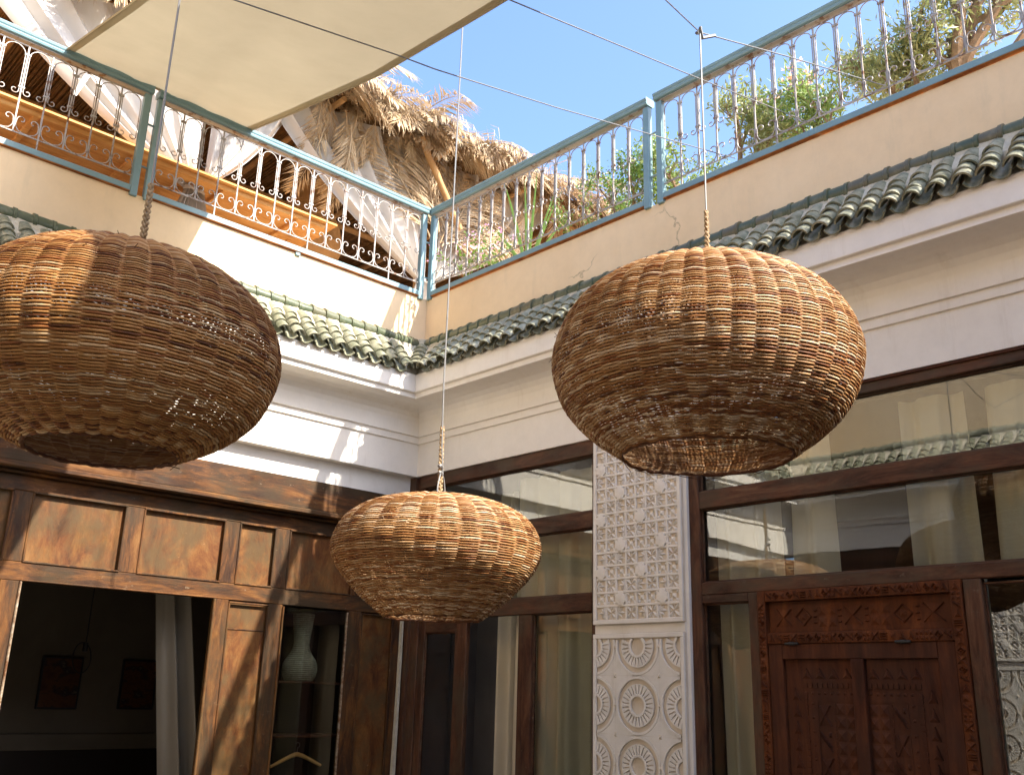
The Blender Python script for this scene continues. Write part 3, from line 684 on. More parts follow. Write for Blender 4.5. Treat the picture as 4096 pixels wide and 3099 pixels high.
for j in range(1, nr): MB().cbox(-.043, XR+.001, a0, y1-.035, zt+ch*j-.009, zt+ch*j+.009, .003).build('lattice_bar', m_carve, PL)
def leafp(mb, c, d, L, w, h=.012):
    d = Vector((0, d[0], d[1])).normalized(); n_ = Vector((1, 0, 0)).cross(d); c = Vector((0, c[0], c[1]))
    p0 = c; p1 = c+d*L; m_ = c+d*L*.55
    mb.add([p0, m_+n_*w, p1, m_-n_*w, m_+Vector((-h, 0, 0)), p0+Vector((-h*.7, 0, 0))], [(0, 5, 1), (5, 4, 1), (1, 4, 2), (2, 4, 3), (3, 4, 5), (3, 5, 0)])
def motif(kind):
    mb = MB()
    if kind == 'x':
        for an in (45, 135, 225, 315): d = (math.cos(math.radians(an)), math.sin(math.radians(an))); leafp(mb, (d[0]*.006, d[1]*.006), d, .052, .013, .014)
        for an in (0, 90, 180, 270): d = (math.cos(math.radians(an)), math.sin(math.radians(an))); leafp(mb, (d[0]*.02, d[1]*.02), d, .024, .007, .01)
    elif kind == 'p':
        for an in (90, 50, 130, 15, 165): d = (math.cos(math.radians(an)), math.sin(math.radians(an))); leafp(mb, (0, -.03), d, .062 if an == 90 else .048, .009, .014)
        leafp(mb, (0, -.03), (0, -1), .016, .012)
    elif kind == 'q':
        for an in (45, 135, 225, 315): d = (math.cos(math.radians(an)), math.sin(math.radians(an))); leafp(mb, (d[0]*.052, d[1]*.052), (-d[0], -d[1]), .034, .012, .013)
        pyr(mb, -.016, .016, -.016, .016, 0, .012)
    return mb.mesh('carved_motif', m_carve)
MS = 1.28
mot = {k_: motif(k_) for k_ in 'xpq'}
disc = MB(); pts = 16
vv = [(-.016, math.cos(a)*(.044+(.006 if i % 2 else -.004)), math.sin(a)*(.044+(.006 if i % 2 else -.004))) for i, a in enumerate(np.linspace(0, 2*PI, pts, endpoint=False))]
disc.add(vv+[(.001, b*1.05, c*1.05) for a, b, c in vv]+[(-.019, 0, 0)], [(2*pts, (i+1) % pts, i) for i in range(pts)]+[(i, (i+1) % pts, pts+(i+1) % pts, pts+i) for i in range(pts)])
mot['o'] = disc.mesh('flower_boss', m_carve)
for i in range(8):
    for j in range(nr):
        k_ = 'x' if (i % 2 == 0 and j % 2 == 0) else ('p' if j % 2 == 0 else 'q')
        if j % 2 == 1 and i % 2 == 1 and ((i//2+j//2) % 2 == 0): k_ = 'o'
        rot = (i+j) % 4*PI/2 if k_ in 'pq' else 0
        put('flower_boss' if k_ == 'o' else 'carved_motif', mot[k_], PL, Matrix.Translation((XR, a0+cw*(i+.5), zt+ch*(j+.5))) @ Matrix.Rotation(rot+random.uniform(-.07, .07), 4, 'X') @ Matrix.Diagonal((1.25, 1.15 if k_ == 'o' else 1.25, 1.15 if k_ == 'o' else 1.25, 1)))
# medallions
yc = (y0+y1)/2; P2 = .425
def medallion(cy, cz, lo_, hi_, zlo, zhi):
    mb = MB()
    def inside(p): return lo_ <= p[0] <= hi_ and zlo <= p[1] <= zhi
    n = 48
    for R_, w, h in ((.200, .009, .016), (.150, .004, .013), (.073, .009, .015)):
        for k in range(n):
            a, b = 2*PI*k/n, 2*PI*(k+1)/n
            c_ = (cy+R_*math.cos((a+b)/2), cz+R_*math.sin((a+b)/2))
            if not inside(c_): continue
            q = [(cy+(R_+s_)*math.cos(t_), cz+(R_+s_)*math.sin(t_)) for s_ in (-w, w) for t_ in (a, b)]
            mb.add([(XR, *q[0]), (XR, *q[1]), (XR, *q[2]), (XR, *q[3]), (XR-h, *q[0]), (XR-h, *q[1]), (XR-h, *q[2]), (XR-h, *q[3])], [(4, 6, 7, 5), (0, 1, 5, 4), (2, 6, 7, 3)])
    for k in range(24):
        a = 2*PI*k/24; d = (math.cos(a), math.sin(a)); n2 = (-d[1], d[0])
        p, q = (cy+d[0]*.082, cz+d[1]*.082), (cy+d[0]*.145, cz+d[1]*.145)
        if inside(p) and inside(q):
            b_ = [(p[0]+n2[0]*.005, p[1]+n2[1]*.005), (p[0]-n2[0]*.005, p[1]-n2[1]*.005), (q[0]-n2[0]*.0155, q[1]-n2[1]*.0155), (q[0]+n2[0]*.0155, q[1]+n2[1]*.0155)]
            mb.add([(XR, *t_) for t_ in b_]+[(XR-.012, *t_) for t_ in b_], [(4, 7, 6, 5), (0, 1, 5, 4), (1, 2, 6, 5), (2, 3, 7, 6), (3, 0, 4, 7)])
        c_ = (cy+d[0]*.158, cz+d[1]*.158)
        if inside(c_) and inside((cy+d[0]*.19, cz+d[1]*.19)): leafp(mb, c_, d, .036, .020, .016)
        a2 = a+PI/24; d = (math.cos(a2), math.sin(a2)); c_ = (cy+d[0]*.150, cz+d[1]*.150)
        if inside(c_): leafp(mb, (c_[0]+d[0]*.006, c_[1]+d[1]*.006), d, .034, .009, .012)
    for k in range(12):
        a = 2*PI*k/12; c_ = (cy+math.cos(a)*.03, cz+math.sin(a)*.03)
        if inside(c_) and inside((cy+math.cos(a)*.055, cz+math.sin(a)*.055)): leafp(mb, (cy+math.cos(a)*.004, cz+math.sin(a)*.004), (math.cos(a), math.sin(a)), .056, .010, .015)
    if mb.f: mb.build('medallion', m_carve, PL)
lo_, hi_ = y0+.037, y1-.037; zlo, zhi = .14, 2.025
for j in range(5):
    cz = 2.005-.20-.02-P2*j+.20-.0
    for cy in (yc, yc-P2*1.0, yc+P2*1.0):
        medallion(cy, cz-.02, lo_, hi_, zlo, zhi)
    # raised star shaped field between the medallions, with its carved slits
    mb = MB()
    for cy in (yc-P2/2, yc+P2/2):
        gc = cz-.02-P2/2; R3 = .211
        if gc-P2/2 < zlo: continue
        for qa in range(4):
            ctr = (cy+(P2/2 if qa in (0, 3) else -P2/2), gc+(P2/2 if qa < 2 else -P2/2)); a_s = {0: PI, 1: PI*1.5, 2: 0, 3: PI*.5}[qa]
            arc_ = [(ctr[0]+R3*math.cos(a_s+PI/2*k/8), ctr[1]+R3*math.sin(a_s+PI/2*k/8)) for k in range(9)]
            for k in range(8):
                p, q = arc_[k], arc_[k+1]
                mb.add([(XR-.013, cy, gc), (XR-.013, *p), (XR-.013, *q), (XR+.001, *p), (XR+.001, *q)], [(0, 2, 1), (1, 3, 4, 2)])
    mb.build('star_field', m_carve, PL)
    mb = MB(); XR_ = XR; XR = XR-.013
    for cy in (yc-P2/2, yc+P2/2):
        zc_ = cz-.02
        for dz_ in (0, P2/2):
            if zlo < zc_-dz_-.05:
                pyr(mb, cy-.012, cy+.012, zc_-dz_-.015, zc_-dz_+.015, XR, .014)
                for d in ((1, 0), (-1, 0), (0, 1), (0, -1)):
                    if dz_ > 0 or d[0] == 0: leafp(mb, (cy+d[0]*.02, zc_-dz_+d[1]*.022), d, .07, .008, .012)
                if dz_ > 0:
                    for d in ((1, 1), (-1, 1), (1, -1), (-1, -1)): leafp(mb, (cy+d[0]*.02, zc_-dz_+d[1]*.02), d, .035, .02, .012)
    XR = XR_
    mb.build('medallion_link', m_carve_deep, PL)

# its twin on the opposite wall, seen mirrored in the panes
P2_ = PL.copy(); COL.objects.link(P2_); P2_.location = (-CW, -2.75, 0); P2_.rotation_euler = (0, 0, PI)
tag(P2_, 'matching carved pillar on the opposite wall, seen only mirrored in the panes', 'pillar')
for ch in list(PL.children):
    c = ch.copy(); COL.objects.link(c); c.parent = P2_
# ------------------------------------------------------------------ iron balcony railings
def arc(cx, cz, r, a0, a1, n): return [(cx+r*math.cos(a), cz+r*math.sin(a)) for a in np.linspace(a0, a1, n)]
def spiral(cx, cz, r0, r1, a0, a1, n): return [(cx+(r0+(r1-r0)*q)*math.cos(a0+(a1-a0)*q), cz+(r0+(r1-r0)*q)*math.sin(a0+(a1-a0)*q)) for q in np.linspace(0, 1, n)]
def railing(side, ua, ub, n, label, zb, extra=()):
    """ua<ub along the wall, n bays"""
    f, u0, u1 = SIDES[side]
    th = thing('balcony_railing', label, 'railing', f((ua+ub)/2, 0, zb), 'iron railings round the roof terrace')
    a3 = Vector(f(0, 0, 0)); eu = Vector(f(1, 0, 0))-a3; ed = Vector(f(0, 1, 0))-a3; ez = Vector((0, 0, 1))
    m3 = lambda u, z=0: frame4(Vector(f(u, 0, 0))+ez*z, eu, ed, ez) if eu.cross(ed).z > 0 else frame4(Vector(f(u, 0, 0))+ez*z, eu, ed, ez)
    def bx(nm, ua_, ub_, da, db, za, zb_, m=m_blue, c=.004):
        p, q = f(ua_, da, za), f(ub_, db, zb_); return MB().cbox(p[0], q[0], p[1], q[1], za, zb_, c).build(nm, m, th)
    # moulded handrail
    pr = [(.036, 6.606), (.050, 6.612), (.056, 6.628), (.050, 6.640), (.058, 6.652), (.062, 6.668), (.050, 6.682), (-.05, 6.684), (-.06, 6.668), (-.056, 6.62), (-.036, 6.606)]
    mb = MB(); rows = [[f(ua-.035, d, z) for d, z in pr], [f(ub+.035, d, z) for d, z in pr]]; mb.grid(rows)
    mb.add([rows[0][i] for i in range(len(pr))], [tuple(range(len(pr)))]); mb.add([rows[1][i] for i in range(len(pr))], [tuple(range(len(pr)))[::-1]])
    mb.quad(f(ua-.035, .036, 6.606), f(ub+.035, .036, 6.606), f(ub+.035, -.036, 6.606), f(ua-.035, -.036, 6.606)); mb.build('handrail', m_blue, th)
    bx('underside_strip', ua, ub, .03, -.03, 6.596, 6.605, m_iron, .002)
    bx('post', ua-.03, ua+.032, .028, -.03, zb-.03, 6.600); bx('post', ub-.032, ub+.03, .028, -.03, zb-.03, 6.600)
    bx('rust_strip', ua+.033, ub-.033, .027, -.021, zb+.0005, zb+.0045, m_orust, .001)
    bx('bottom_rail', ua+.033, ub-.033, .026, -.02, zb+.005, zb+.06)
    for u in extra: bx('foot', u-.025, u+.025, .02, -.015, zb-.035, zb+.004)
    w = (ub-ua-.064)/n; z0 = 5.782; zt = 6.572
    flat = lambda pts: [(x, 0, z) for x, z in pts]
    bars = MB().box(-.006, .006, -.006, .006, zb+.055, zt).mesh('baluster', m_iron)
    bars2 = MB().box(-.006, .006, -.006, .006, z0, zt).mesh('baluster', m_iron)
    for z in (z0, zt): bx('thin_rail', ua+.03, ub-.03, .005, -.005, z-.006, z+.006, m_iron, .002)
    r = w/2-.017; x0 = .017; zl = 6.15; zc = zt-.012-r
    # J scroll: curl in the bay, foot of the leg, arch, mirrored down
    curlL = spiral(x0+.032, zl-.002, .032, .012, -PI, PI*.75, 14)          # starts on the leg side
    pathL = curlL[::-1]
    arch = [(x0, zl+.03), (x0, zc)]+arc(w/2, zc, r, PI, 0, 12)+[(w-x0, zc), (w-x0, zl+.03)]
    pathR = [(w-x, z) for x, z in curlL]
    full = pathL+arch+pathR
    sm = [p for i, p in enumerate(full) if i == 0 or (Vector(p)-Vector(full[i-1])).length > .002]
    me_arch = MB().tube(flat(sm), .0046, 5).mesh('arch_scroll', m_iron, True)
    hw = w/2
    half = spiral(hw*.52, 5.902, .010, .036, -PI*.6, PI*1.0, 12)+[(hw*.10, 5.862), (hw*.14, 5.835), (hw*.36, 5.805), (hw*.70, 5.792), (hw, 5.790)]
    half = [(max(.010, x), z) for x, z in half]
    cs = half+[(w-x, z) for x, z in half[::-1][1:]]
    me_c = MB().tube(flat(cs), .005, 5).mesh('lower_scroll', m_iron, True)
    me_col = MB().cbox(-.026, .026, -.009, .009, -.010, .010, .003).mesh('collar', m_iron)
    for i in range(n):
        u = ua+.032+w*i
        put('arch_scroll', me_arch, th, m3(u)); put('lower_scroll', me_c, th, m3(u))
        if i > 0:
            put('baluster', bars if i % 5 == 3 else bars2, th, m3(u)); put('collar', me_col, th, m3(u, zc+.01)); put('collar', me_col, th, m3(u, 6.185))
    return th
railing('N', -6.62, -3.247, 17, 'iron scroll railing beside the largest lampshade, sailcloth tied over its end', 5.625)
railing('N', -3.125, -.100, 15, 'iron scroll railing in front of the dried palm pavilion, up to the wall corner', 5.625, (-1.61,))
railing('E', -3.045, -.055, 16, 'iron scroll railing on the shaded side between the wall corner and the double post', 5.632)
railing('E', -7.62, -3.187, 24, 'long iron scroll railing in front of the olive tree and pink oleander', 5.632)
def rods(side, ua, ub, label):
    f = SIDES[side][0]; t_ = thing('railing_tie', label, 'bracket', f(ua, 0, 5.9), 'short ties between railing posts')
    for z in (5.90, 6.32): MB().tube([f(ua, 0, z), f(ub, 0, z)], .009, 6).build('tie_rod', m_blue, t_, True)
rods('N', -3.218, -3.154, 'two short blue rods joining the sunlit double post below the sailcloth')
rods('E', -3.158, -3.074, 'two short blue rods joining the double post on the shaded terrace side')
t_ = thing('railing_tie', 'two short rods joining the railings at the wall corner', 'bracket', (-.02, -.02, 5.9), 'short ties between railing posts')
for z in (5.86, 6.28): MB().tube([(-.072, 0, z), (0, -.03, z)], .009, 6).build('tie_rod', m_blue, t_, True)
# railings of the far sides, mirrored in the glass only
for sd, ua, ub in (('S', -6.6, -.4),):
    f = SIDES[sd][0]
    th = thing('balcony_railing', 'plain blue railing on the far end terrace edge behind the viewer', 'railing', f(ub, 0, 5.63))
    p, q = f(ua, .05, 6.6), f(ub, -.05, 6.68); MB().cbox(p[0], q[0], p[1], q[1], 6.6, 6.68).build('handrail', m_blue, th)
    mb = MB(); u = ua
    while u < ub: p, q = f(u, .006, 0), f(u+.012, -.006, 0); mb.box(p[0], q[0], p[1], q[1], 5.63, 6.6); u += .19
    mb.build('baluster', m_iron, th, kind='stuff')

# ------------------------------------------------------------------ sail awning
rows = []; NR, NC = 44, 30
SY = np.linspace(0, 10.9, 60)
def smooth_tab(k, v):
    a = np.interp(SY, k, v)
    for _ in range(12): a[1:-1] = (a[:-2]+a[1:-1]*2+a[2:])/4
    return a
SZR = smooth_tab([0, 1, 2.5, 4.2, 5.6, 7.5, 10.9], [6.70, 6.41, 6.0, 5.52, 5.28, 5.24, 5.75])
SZL = smooth_tab([0, 1, 2.0, 3.0, 4.2, 5.6, 7.5, 10.9], [6.70, 6.33, 5.98, 5.68, 5.42, 5.22, 5.2, 5.7])
def sail_pt(s, w):
    # s 0..1 from the railing out over the court, w 0 (left edge) .. 1 (right edge)
    y = .03-10.9*s
    t_ = 10.9*s
    zr = float(np.interp(t_, SY, SZR)); zl_ = float(np.interp(t_, SY, SZL))
    xr = float(np.interp(10.9*s, [0, 1, 2.5, 4.2, 6, 8, 10.9], [-2.25, -2.32, -2.46, -2.74, -2.84, -2.83, -2.75]))
    xl = float(np.interp(10.9*s, [0, 1, 2.0, 3.0, 4.2, 5.75, 8, 10.9], [-3.975, -4.05, -4.12, -4.19, -4.22, -4.14, -3.95, -3.6]))
    x = xl+(xr-xl)*w; z = zl_+(zr-zl_)*w
    hol = .05*math.sin(PI*s)*math.sin(PI*w)
    x += .0*(1-2*w)                                    # hollowed side edges
    z -= hol*.6; z += .010*math.sin(w*13+s*5)*math.sin(PI*min(1, s*3)); z += .012*math.exp(-t_*.9)*math.sin(w*31+t_*2)*math.sin(PI*w); z += .008*math.sin(t_*2.3+w*6)*math.sin(PI*min(1, s*4)*.5)
    return (x, y, z)
for i in range(NR+1): rows.append([sail_pt((i/NR), j/NC) for j in range(NC+1)])
sail = thing('sail_awning', 'large beige canvas sail stretched from the railing over the courtyard', 'awning', (-3.1, 0, 6.7))
MB().grid(rows).build('canvas', m_sail, sail, True)
for wa, wb in ((.965, 1.0), (0, .035)):
    MB().grid([[Vector(sail_pt(i/NR, wa+(wb-wa)*j/2))+Vector((0, 0, -.004)) for j in range(3)] for i in range(NR+1)]).build('hem_strip', m_sail, sail, True)
MB().grid([[Vector(sail_pt(.004*i, j/NC))+Vector((0, 0, -.004)) for j in range(NC+1)] for i in range(3)]).build('hem_strip', m_sail, sail, True)
for w in (0, 1):
    e = [Vector(sail_pt(i/NR, w)) for i in range(NR+1)]
    MB().tube([p+Vector((0, 0, -.004)) for p in e], .010, 5).build('hem', m_sail, sail, True)
for w in (.0, .5, 1.0):
    p = Vector(sail_pt(0, w)); MB().tube([p, p+Vector((.02, .03, -.03)), p+Vector((0, .0, -.09))], .005, 5).build('tie_cord', m_braid, sail, True)

# ------------------------------------------------------------------ support wires
def wire(pts, label, r=.0045, nm='support_wire', m=None):
    P_ = []
    for i in range(len(pts)-1):
        a, b = Vector(pts[i]), Vector(pts[i+1]); k = max(2, int((b-a).length/.25))
        for j in range(k): P_.append(a+(b-a)*(j/k))
    P_.append(Vector(pts[-1]))
    o = MB().tube(P_, r, 6).build(nm, m or m_cable, None, True); return tag(o, label, 'wire', 'wires across the courtyard')
wire([(-7, -3.93, 5.7), (-4.7, -3.93, 4.72), (-4.296, -3.93, 4.77), (-3.316, -3.93, 4.967), (-3.054, -3.93, 5.011), (-2.062, -3.93, 5.229), (-.668, -3.93, 5.57), (.0, -3.93, 5.735)], 'thin steel wire crossing below the canvas sail and in front of the palm roof', .0038)
wire([(-7, -4.57, 5.7), (-3.8, -4.57, 4.96), (-3.076, -4.57, 5.112), (-1.376, -4.57, 5.477), (0, -4.57, 5.79)], 'thin steel wire crossing the open sky above the railing corner', .0038)
KN = (-2.24, -5.19, 5.03)
wire([(-7, -5.21, 5.62), KN, (-1.373, -5.21, 5.322), (-.126, -5.21, 5.745), (.0, -5.2, 5.80)], 'thin steel wire pulled down to a knot above the lampshade nearest the carved door', .0038)
MT = (-1.901, -2.737, 7.2)
wire([(-1.7, -12, 6.69), MT, (0, -9.5, 6.69)], 'thin steel wire high over the sail, holding the smallest lampshade')
wire([(-7, -3.9, 5.6), (-4.42, -3.57, 5.2), (0, -10.5, 6.69)], 'thin steel wire under the sail, holding the largest lampshade')

# ------------------------------------------------------------------ wicker lampshades
def interp(tab, t):
    for (a, b), (c, d) in zip(tab, tab[1:]):
        if t <= c: return b+(d-b)*(t-a)/(c-a+1e-9)
    return tab[-1][1]
def catmull(pts, n):
    out = []; P_ = [pts[0]]+list(pts)+[pts[-1]]
    for i in range(1, len(P_)-2):
        p0, p1, p2, p3 = [np.array(q, float) for q in P_[i-1:i+3]]
        for k in range(n):
            t_ = k/n; out.append(.5*((2*p1)+(-p0+p2)*t_+(2*p0-5*p1+4*p2-p3)*t_*t_+(-p0+3*p1-3*p2+p3)*t_**3))
    out.append(np.array(pts[-1], float)); return np.array(out)
def np_mesh(name, v, faces, m, tone=None, smooth=True):
    me = bpy.data.meshes.new(name); nf = len(faces)
    me.vertices.add(len(v)); me.vertices.foreach_set('co', v.astype(np.float32).ravel())
    me.loops.add(nf*4); me.loops.foreach_set('vertex_index', faces.astype(np.int32).ravel())
    me.polygons.add(nf); me.polygons.foreach_set('loop_start', np.arange(0, nf*4, 4, dtype=np.int32)); me.polygons.foreach_set('loop_total', np.full(nf, 4, dtype=np.int32))
    me.update(calc_edges=True); me.validate()
    if smooth: me.polygons.foreach_set('use_smooth', [True]*nf)
    if tone is not None:
        at = me.attributes.new('tone', 'FLOAT', 'POINT'); at.data.foreach_set('value', tone.astype(np.float32))
    me.materials.append(m); return me
def lamp(label, x, y, zb, zt, D, prof, m, n_st, pitch=.0125, seed=1, loose=0, dens=.24):
    rs = np.random.RandomState(seed); R = D/2; H = zt-zb
    th = thing('wicker_lampshade', label, 'lampshade', (x, y, zt), 'wicker lampshades hanging over the courtyard')
    P_ = catmull([(r*R, z*H) for r, z in prof], 24)
    seg = np.linalg.norm(np.diff(P_, axis=0), axis=1); L = np.concatenate([[0], np.cumsum(seg)])
    n_r = int(L[-1]/pitch); ns = 5; V = []; F = []; T = []; base = 0
    lob = rs.uniform(0, 6.28, 4)
    def shape(th_a, s):                               # hand made irregularity
        return 1+.010*np.sin(2*th_a+lob[0]+s*1.3)+.007*np.sin(3*th_a+lob[1])+.005*np.sin(5*th_a+lob[2]+s*4)
    n_rib = n_st
    drc = rs.normal(0, 1, (6, 2)); 
    for i in range(n_r):
        s = (i+.5)/n_r*L[-1]; r = np.interp(s, L, P_[:, 0]); z = np.interp(s, L, P_[:, 1])
        r2 = np.interp(min(s+.01, L[-1]), L, P_[:, 0]); z2 = np.interp(min(s+.01, L[-1]), L, P_[:, 1])
        tr, tz = r2-r, z2-z; ln = math.hypot(tr, tz)+1e-9; nr_, nz_ = tz/ln, -tr/ln       # outward normal
        k_st = n_st if r > .20*R else (n_st//2 if r > .09*R else n_st//4); k_st += k_st % 2
        n = k_st*5
        a = np.linspace(0, 2*np.pi, n, endpoint=False)
        amp = (.0052+.0014*rs.rand())*min(1, r/(.25*R))
        drc = drc*.93+rs.normal(0, .37, (6, 2)); drift = sum(.0009*(drc[q, 0]*np.sin((q+1)*a)+drc[q, 1]*np.cos((q+1)*a)) for q in range(6))
        w = np.cos(k_st/2*a+np.pi*i)
        w = np.sign(w)*np.abs(w)**.95
        rib = (.0014*max(0, (s/L[-1]-.30)/.7)+.0003)*np.cos(n_rib*a+.35*np.sin(s*5))
        dr = amp*w+rib
        wob = drift+rs.normal(0, .0003, n)
        # sagging/bunching of the strands towards the opening
        if s < .30*R: wob = wob+.0010*np.sin(11*a+i*.7)*rs.rand()
        rad = np.full(n, .0034+.0007*rs.rand()); rad *= 1+.12*np.sin(a*5+rs.uniform(0, 6.28))+rs.uniform(-.07, .07, n)
        rad *= (1+.26*w)*(1.0+.5*dens*max(0, 1-s/(.55*L[-1])))
        sh = shape(a, s)
        cr = (r+nr_*dr+wob*(-nz_))*sh; cz = z+nz_*dr+wob*nr_
        for k in range(ns):
            an = 2*np.pi*k/ns
            du = np.cos(an)*rad*.8; dv = np.sin(an)*rad*1.0
            rr = cr+nr_*du-nz_*dv*1.0; zz = cz+nz_*du+nr_*dv
            V.append(np.stack([rr*np.cos(a), rr*np.sin(a), zz], 1))
        idx = base+np.arange(n)
        for k in range(ns):
            k2 = (k+1) % ns
            A = base+k*n+np.arange(n); B = base+k*n+(np.arange(n)+1) % n; C_ = base+k2*n+(np.arange(n)+1) % n; D_ = base+k2*n+np.arange(n)
            F.append(np.stack([A, B, C_, D_], 1))
        # each strand is made of shorter canes: tone changes along the ring
        nseg = max(2, int(r*8)); br = np.sort(rs.uniform(0, 2*np.pi, nseg)); tn = rs.beta(1.3, 1.3, nseg+1); tt = tn[np.searchsorted(br, a)]
        T.append(np.tile(np.clip(tt+rs.normal(0, .06, n), 0, 1), ns)); base += ns*n
    V = np.concatenate(V); F = np.concatenate(F); T = np.concatenate(T); V[:, 2] += zb-zt
    link('weave', np_mesh('weave', V, F, m, T), th, 'stuff')
    # upright stakes
    V = []; F = []; base = 0; sp = np.linspace(0, L[-1]*.97, 46)
    for k in range(n_st):
        a = 2*np.pi*k/n_st; s0 = 0 if k % 2 == 0 else 0
        s1 = L[-1]*(.985 if k % 4 == 0 else (.93 if k % 2 == 0 else .86)); sp = np.linspace(s0, s1, 44)
        r = np.interp(sp, L, P_[:, 0])*shape(a, sp); z = np.interp(sp, L, P_[:, 1])
        da = .01*np.sin(sp*9+k)
        c = np.stack([r*np.cos(a+da), r*np.sin(a+da), z], 1)
        for q in range(4):
            an = 2*np.pi*q/4+.785; e = .0042
            V.append(c+np.array([math.cos(a)*math.cos(an)*e-math.sin(a)*math.sin(an)*e, math.sin(a)*math.cos(an)*e+math.cos(a)*math.sin(an)*e, 0]))
        m_ = len(sp)
        for q in range(4):
            q2 = (q+1) % 4; A = base+q*m_+np.arange(m_-1); B = base+q2*m_+np.arange(m_-1); F.append(np.stack([A, B, B+1, A+1], 1))
        base += 4*m_
    V = np.concatenate(V); F = np.concatenate(F); V[:, 2] += zb-zt; T = rs.uniform(0, .5, len(V))
    link('stakes', np_mesh('stakes', V, F, m, T), th, 'stuff')
    # bottom rim: thick wrapped hoop with loose ends
    rim = []; r0 = prof[0][0]*R
    for k in range(72):
        a = 2*PI*k/72; q = r0*float(shape(a, 0))*(1+random.uniform(-.006, .006)); rim.append((x+q*math.cos(a), y+q*math.sin(a), zb+random.uniform(-.006, .004)))
    MB().tube(rim, [.0075+random.uniform(-.003, .003) for _ in rim], 6, True).build('rim', m, th, True)
    mb = MB()
    for k in range(loose):
        a = rs.uniform(0, 6.28); ln = rs.uniform(.04, .16); q = r0*1.01; b = a+ln/r0*rs.choice([-1, 1])
        mb.tube([(x+q*math.cos(a), y+q*math.sin(a), zb), (x+(q+.01)*math.cos((a+b)/2), y+(q+.01)*math.sin((a+b)/2), zb-.01), (x+(q+rs.uniform(0, .04))*math.cos(b), y+(q+.02)*math.sin(b), zb-rs.uniform(.005, .03))], .002, 4)
    for k in range(loose*14):
        s = rs.uniform(.2, .9)*L[-1]; a = rs.uniform(0, 6.28); r = np.interp(s, L, P_[:, 0])+.008; z = np.interp(s, L, P_[:, 1]); b = a+rs.uniform(-.05, .05)
        mb.tube([(x+r*math.cos(a), y+r*math.sin(a), zb+z), (x+(r+.012)*math.cos(b), y+(r+.012)*math.sin(b), zb+z+rs.uniform(-.01, .02))], .0016, 3)
    mb.build('loose_canes', m, th, kind='stuff')
    return th
def braid(th, p0, p1, r, m, nm='braided_handle', turns=5):
    p0, p1 = Vector(p0), Vector(p1); mb = MB(); n = 40
    for s in range(3):
        pts = []
        for i in range(n+1):
            q = i/n; a = turns*2*PI*q+s*2*PI/3; w = r*(1-.25*q)
            pts.append(p0+(p1-p0)*q+Vector((math.cos(a)*w, math.sin(a*2)*w*.5, 0)))
        mb.tube(pts, [r*.62*(1+.2*math.sin(i*1.7)) for i in range(n+1)], 6)
    return mb.build(nm, m, th, True)
def cable(th, pts, r=.0045, nm='hanging_cable'):
    o = MB()
    P_ = [Vector(p) for p in pts]
    o.tube(P_, r, 6); return o.build(nm, m_cable, th, True)
# nearest the carved door
LA = lamp('wide pale wicker lampshade hanging from the knotted wire near the carved door', -2.262, -5.155, 2.682, 3.645, 1.45,
     [(.54, 0), (.63, .05), (.74, .11), (.86, .20), (.95, .31), (1.0, .46), (.985, .57), (.92, .69), (.81, .79), (.65, .875), (.45, .945), (.22, .988), (.03, 1.0)], m_cane, 44, .0071, 3, 10)
braid(LA, (-2.235, -5.183, 3.64), (-2.236, -5.185, 3.965), .011, m_braid, turns=4)
cable(LA, [(-2.236, -5.185, 3.80), (-2.238, -5.188, 4.4), KN], .0052)
MB().tube([(KN[0]-.03, KN[1], KN[2]-.02), (KN[0]+.02, KN[1]+.02, KN[2]+.015), (KN[0]-.01, KN[1]-.01, KN[2]+.02), (KN[0]+.02, KN[1], KN[2]-.025), (KN[0]+.11, KN[1]-.02, KN[2]+.03)], .010, 6).build('knot', m_cable, LA, True)
# smallest
MX, MY, MZ0, MZ1 = -1.901, -2.737, 2.050, 2.835
LB = lamp('smallest wicker lampshade hanging lowest, in front of the wall corner', MX, MY, MZ0, MZ1, 1.365,
     [(.46, 0), (.58, .08), (.73, .19), (.89, .34), (.975, .46), (1.0, .57), (.97, .68), (.89, .79), (.75, .88), (.55, .95), (.33, .985), (.14, .997), (.03, 1.0)], m_cane, 32, .0078, 5, 4)
braid(LB, (MX, MY, MZ1+.01), (MX-.005, MY, MZ1+.50), .014, m_braid, turns=6)
cable(LB, [(MX+.01, MY-.01, MZ1+.16), (MX-.01, MY-.01, MZ1+.35), (MX-.012, MY, MZ1+.8), MT], .006)
cable(LB, [(MX-.045, MY-.03, MZ1), (MX-.045, MY-.03, MZ1+.07), (MX-.015, MY-.015, MZ1+.165), (MX, MY-.01, MZ1+.18), (MX+.03, MY, MZ1+.13), (MX+.052, MY+.01, MZ1+.05), (MX+.055, MY+.01, MZ1)], .006, 'cable_loop')
mb = MB()
for z in (MZ1+.165, MZ1+.21): mb.tube([(MX-.035, MY-.02, z), (MX-.015, MY-.015, z+.01), (MX+.005, MY-.01, z-.006)], .012, 6)
mb.build('cable_clamp', m_cable, LB, True)
MB().tube([(MX-.16, MY-.05, MZ1-.02), (MX, MY-.02, MZ1+.012), (MX+.20, MY+.06, MZ1-.022)], .005, 5).build('cross_wire', m_cable, LB, True)
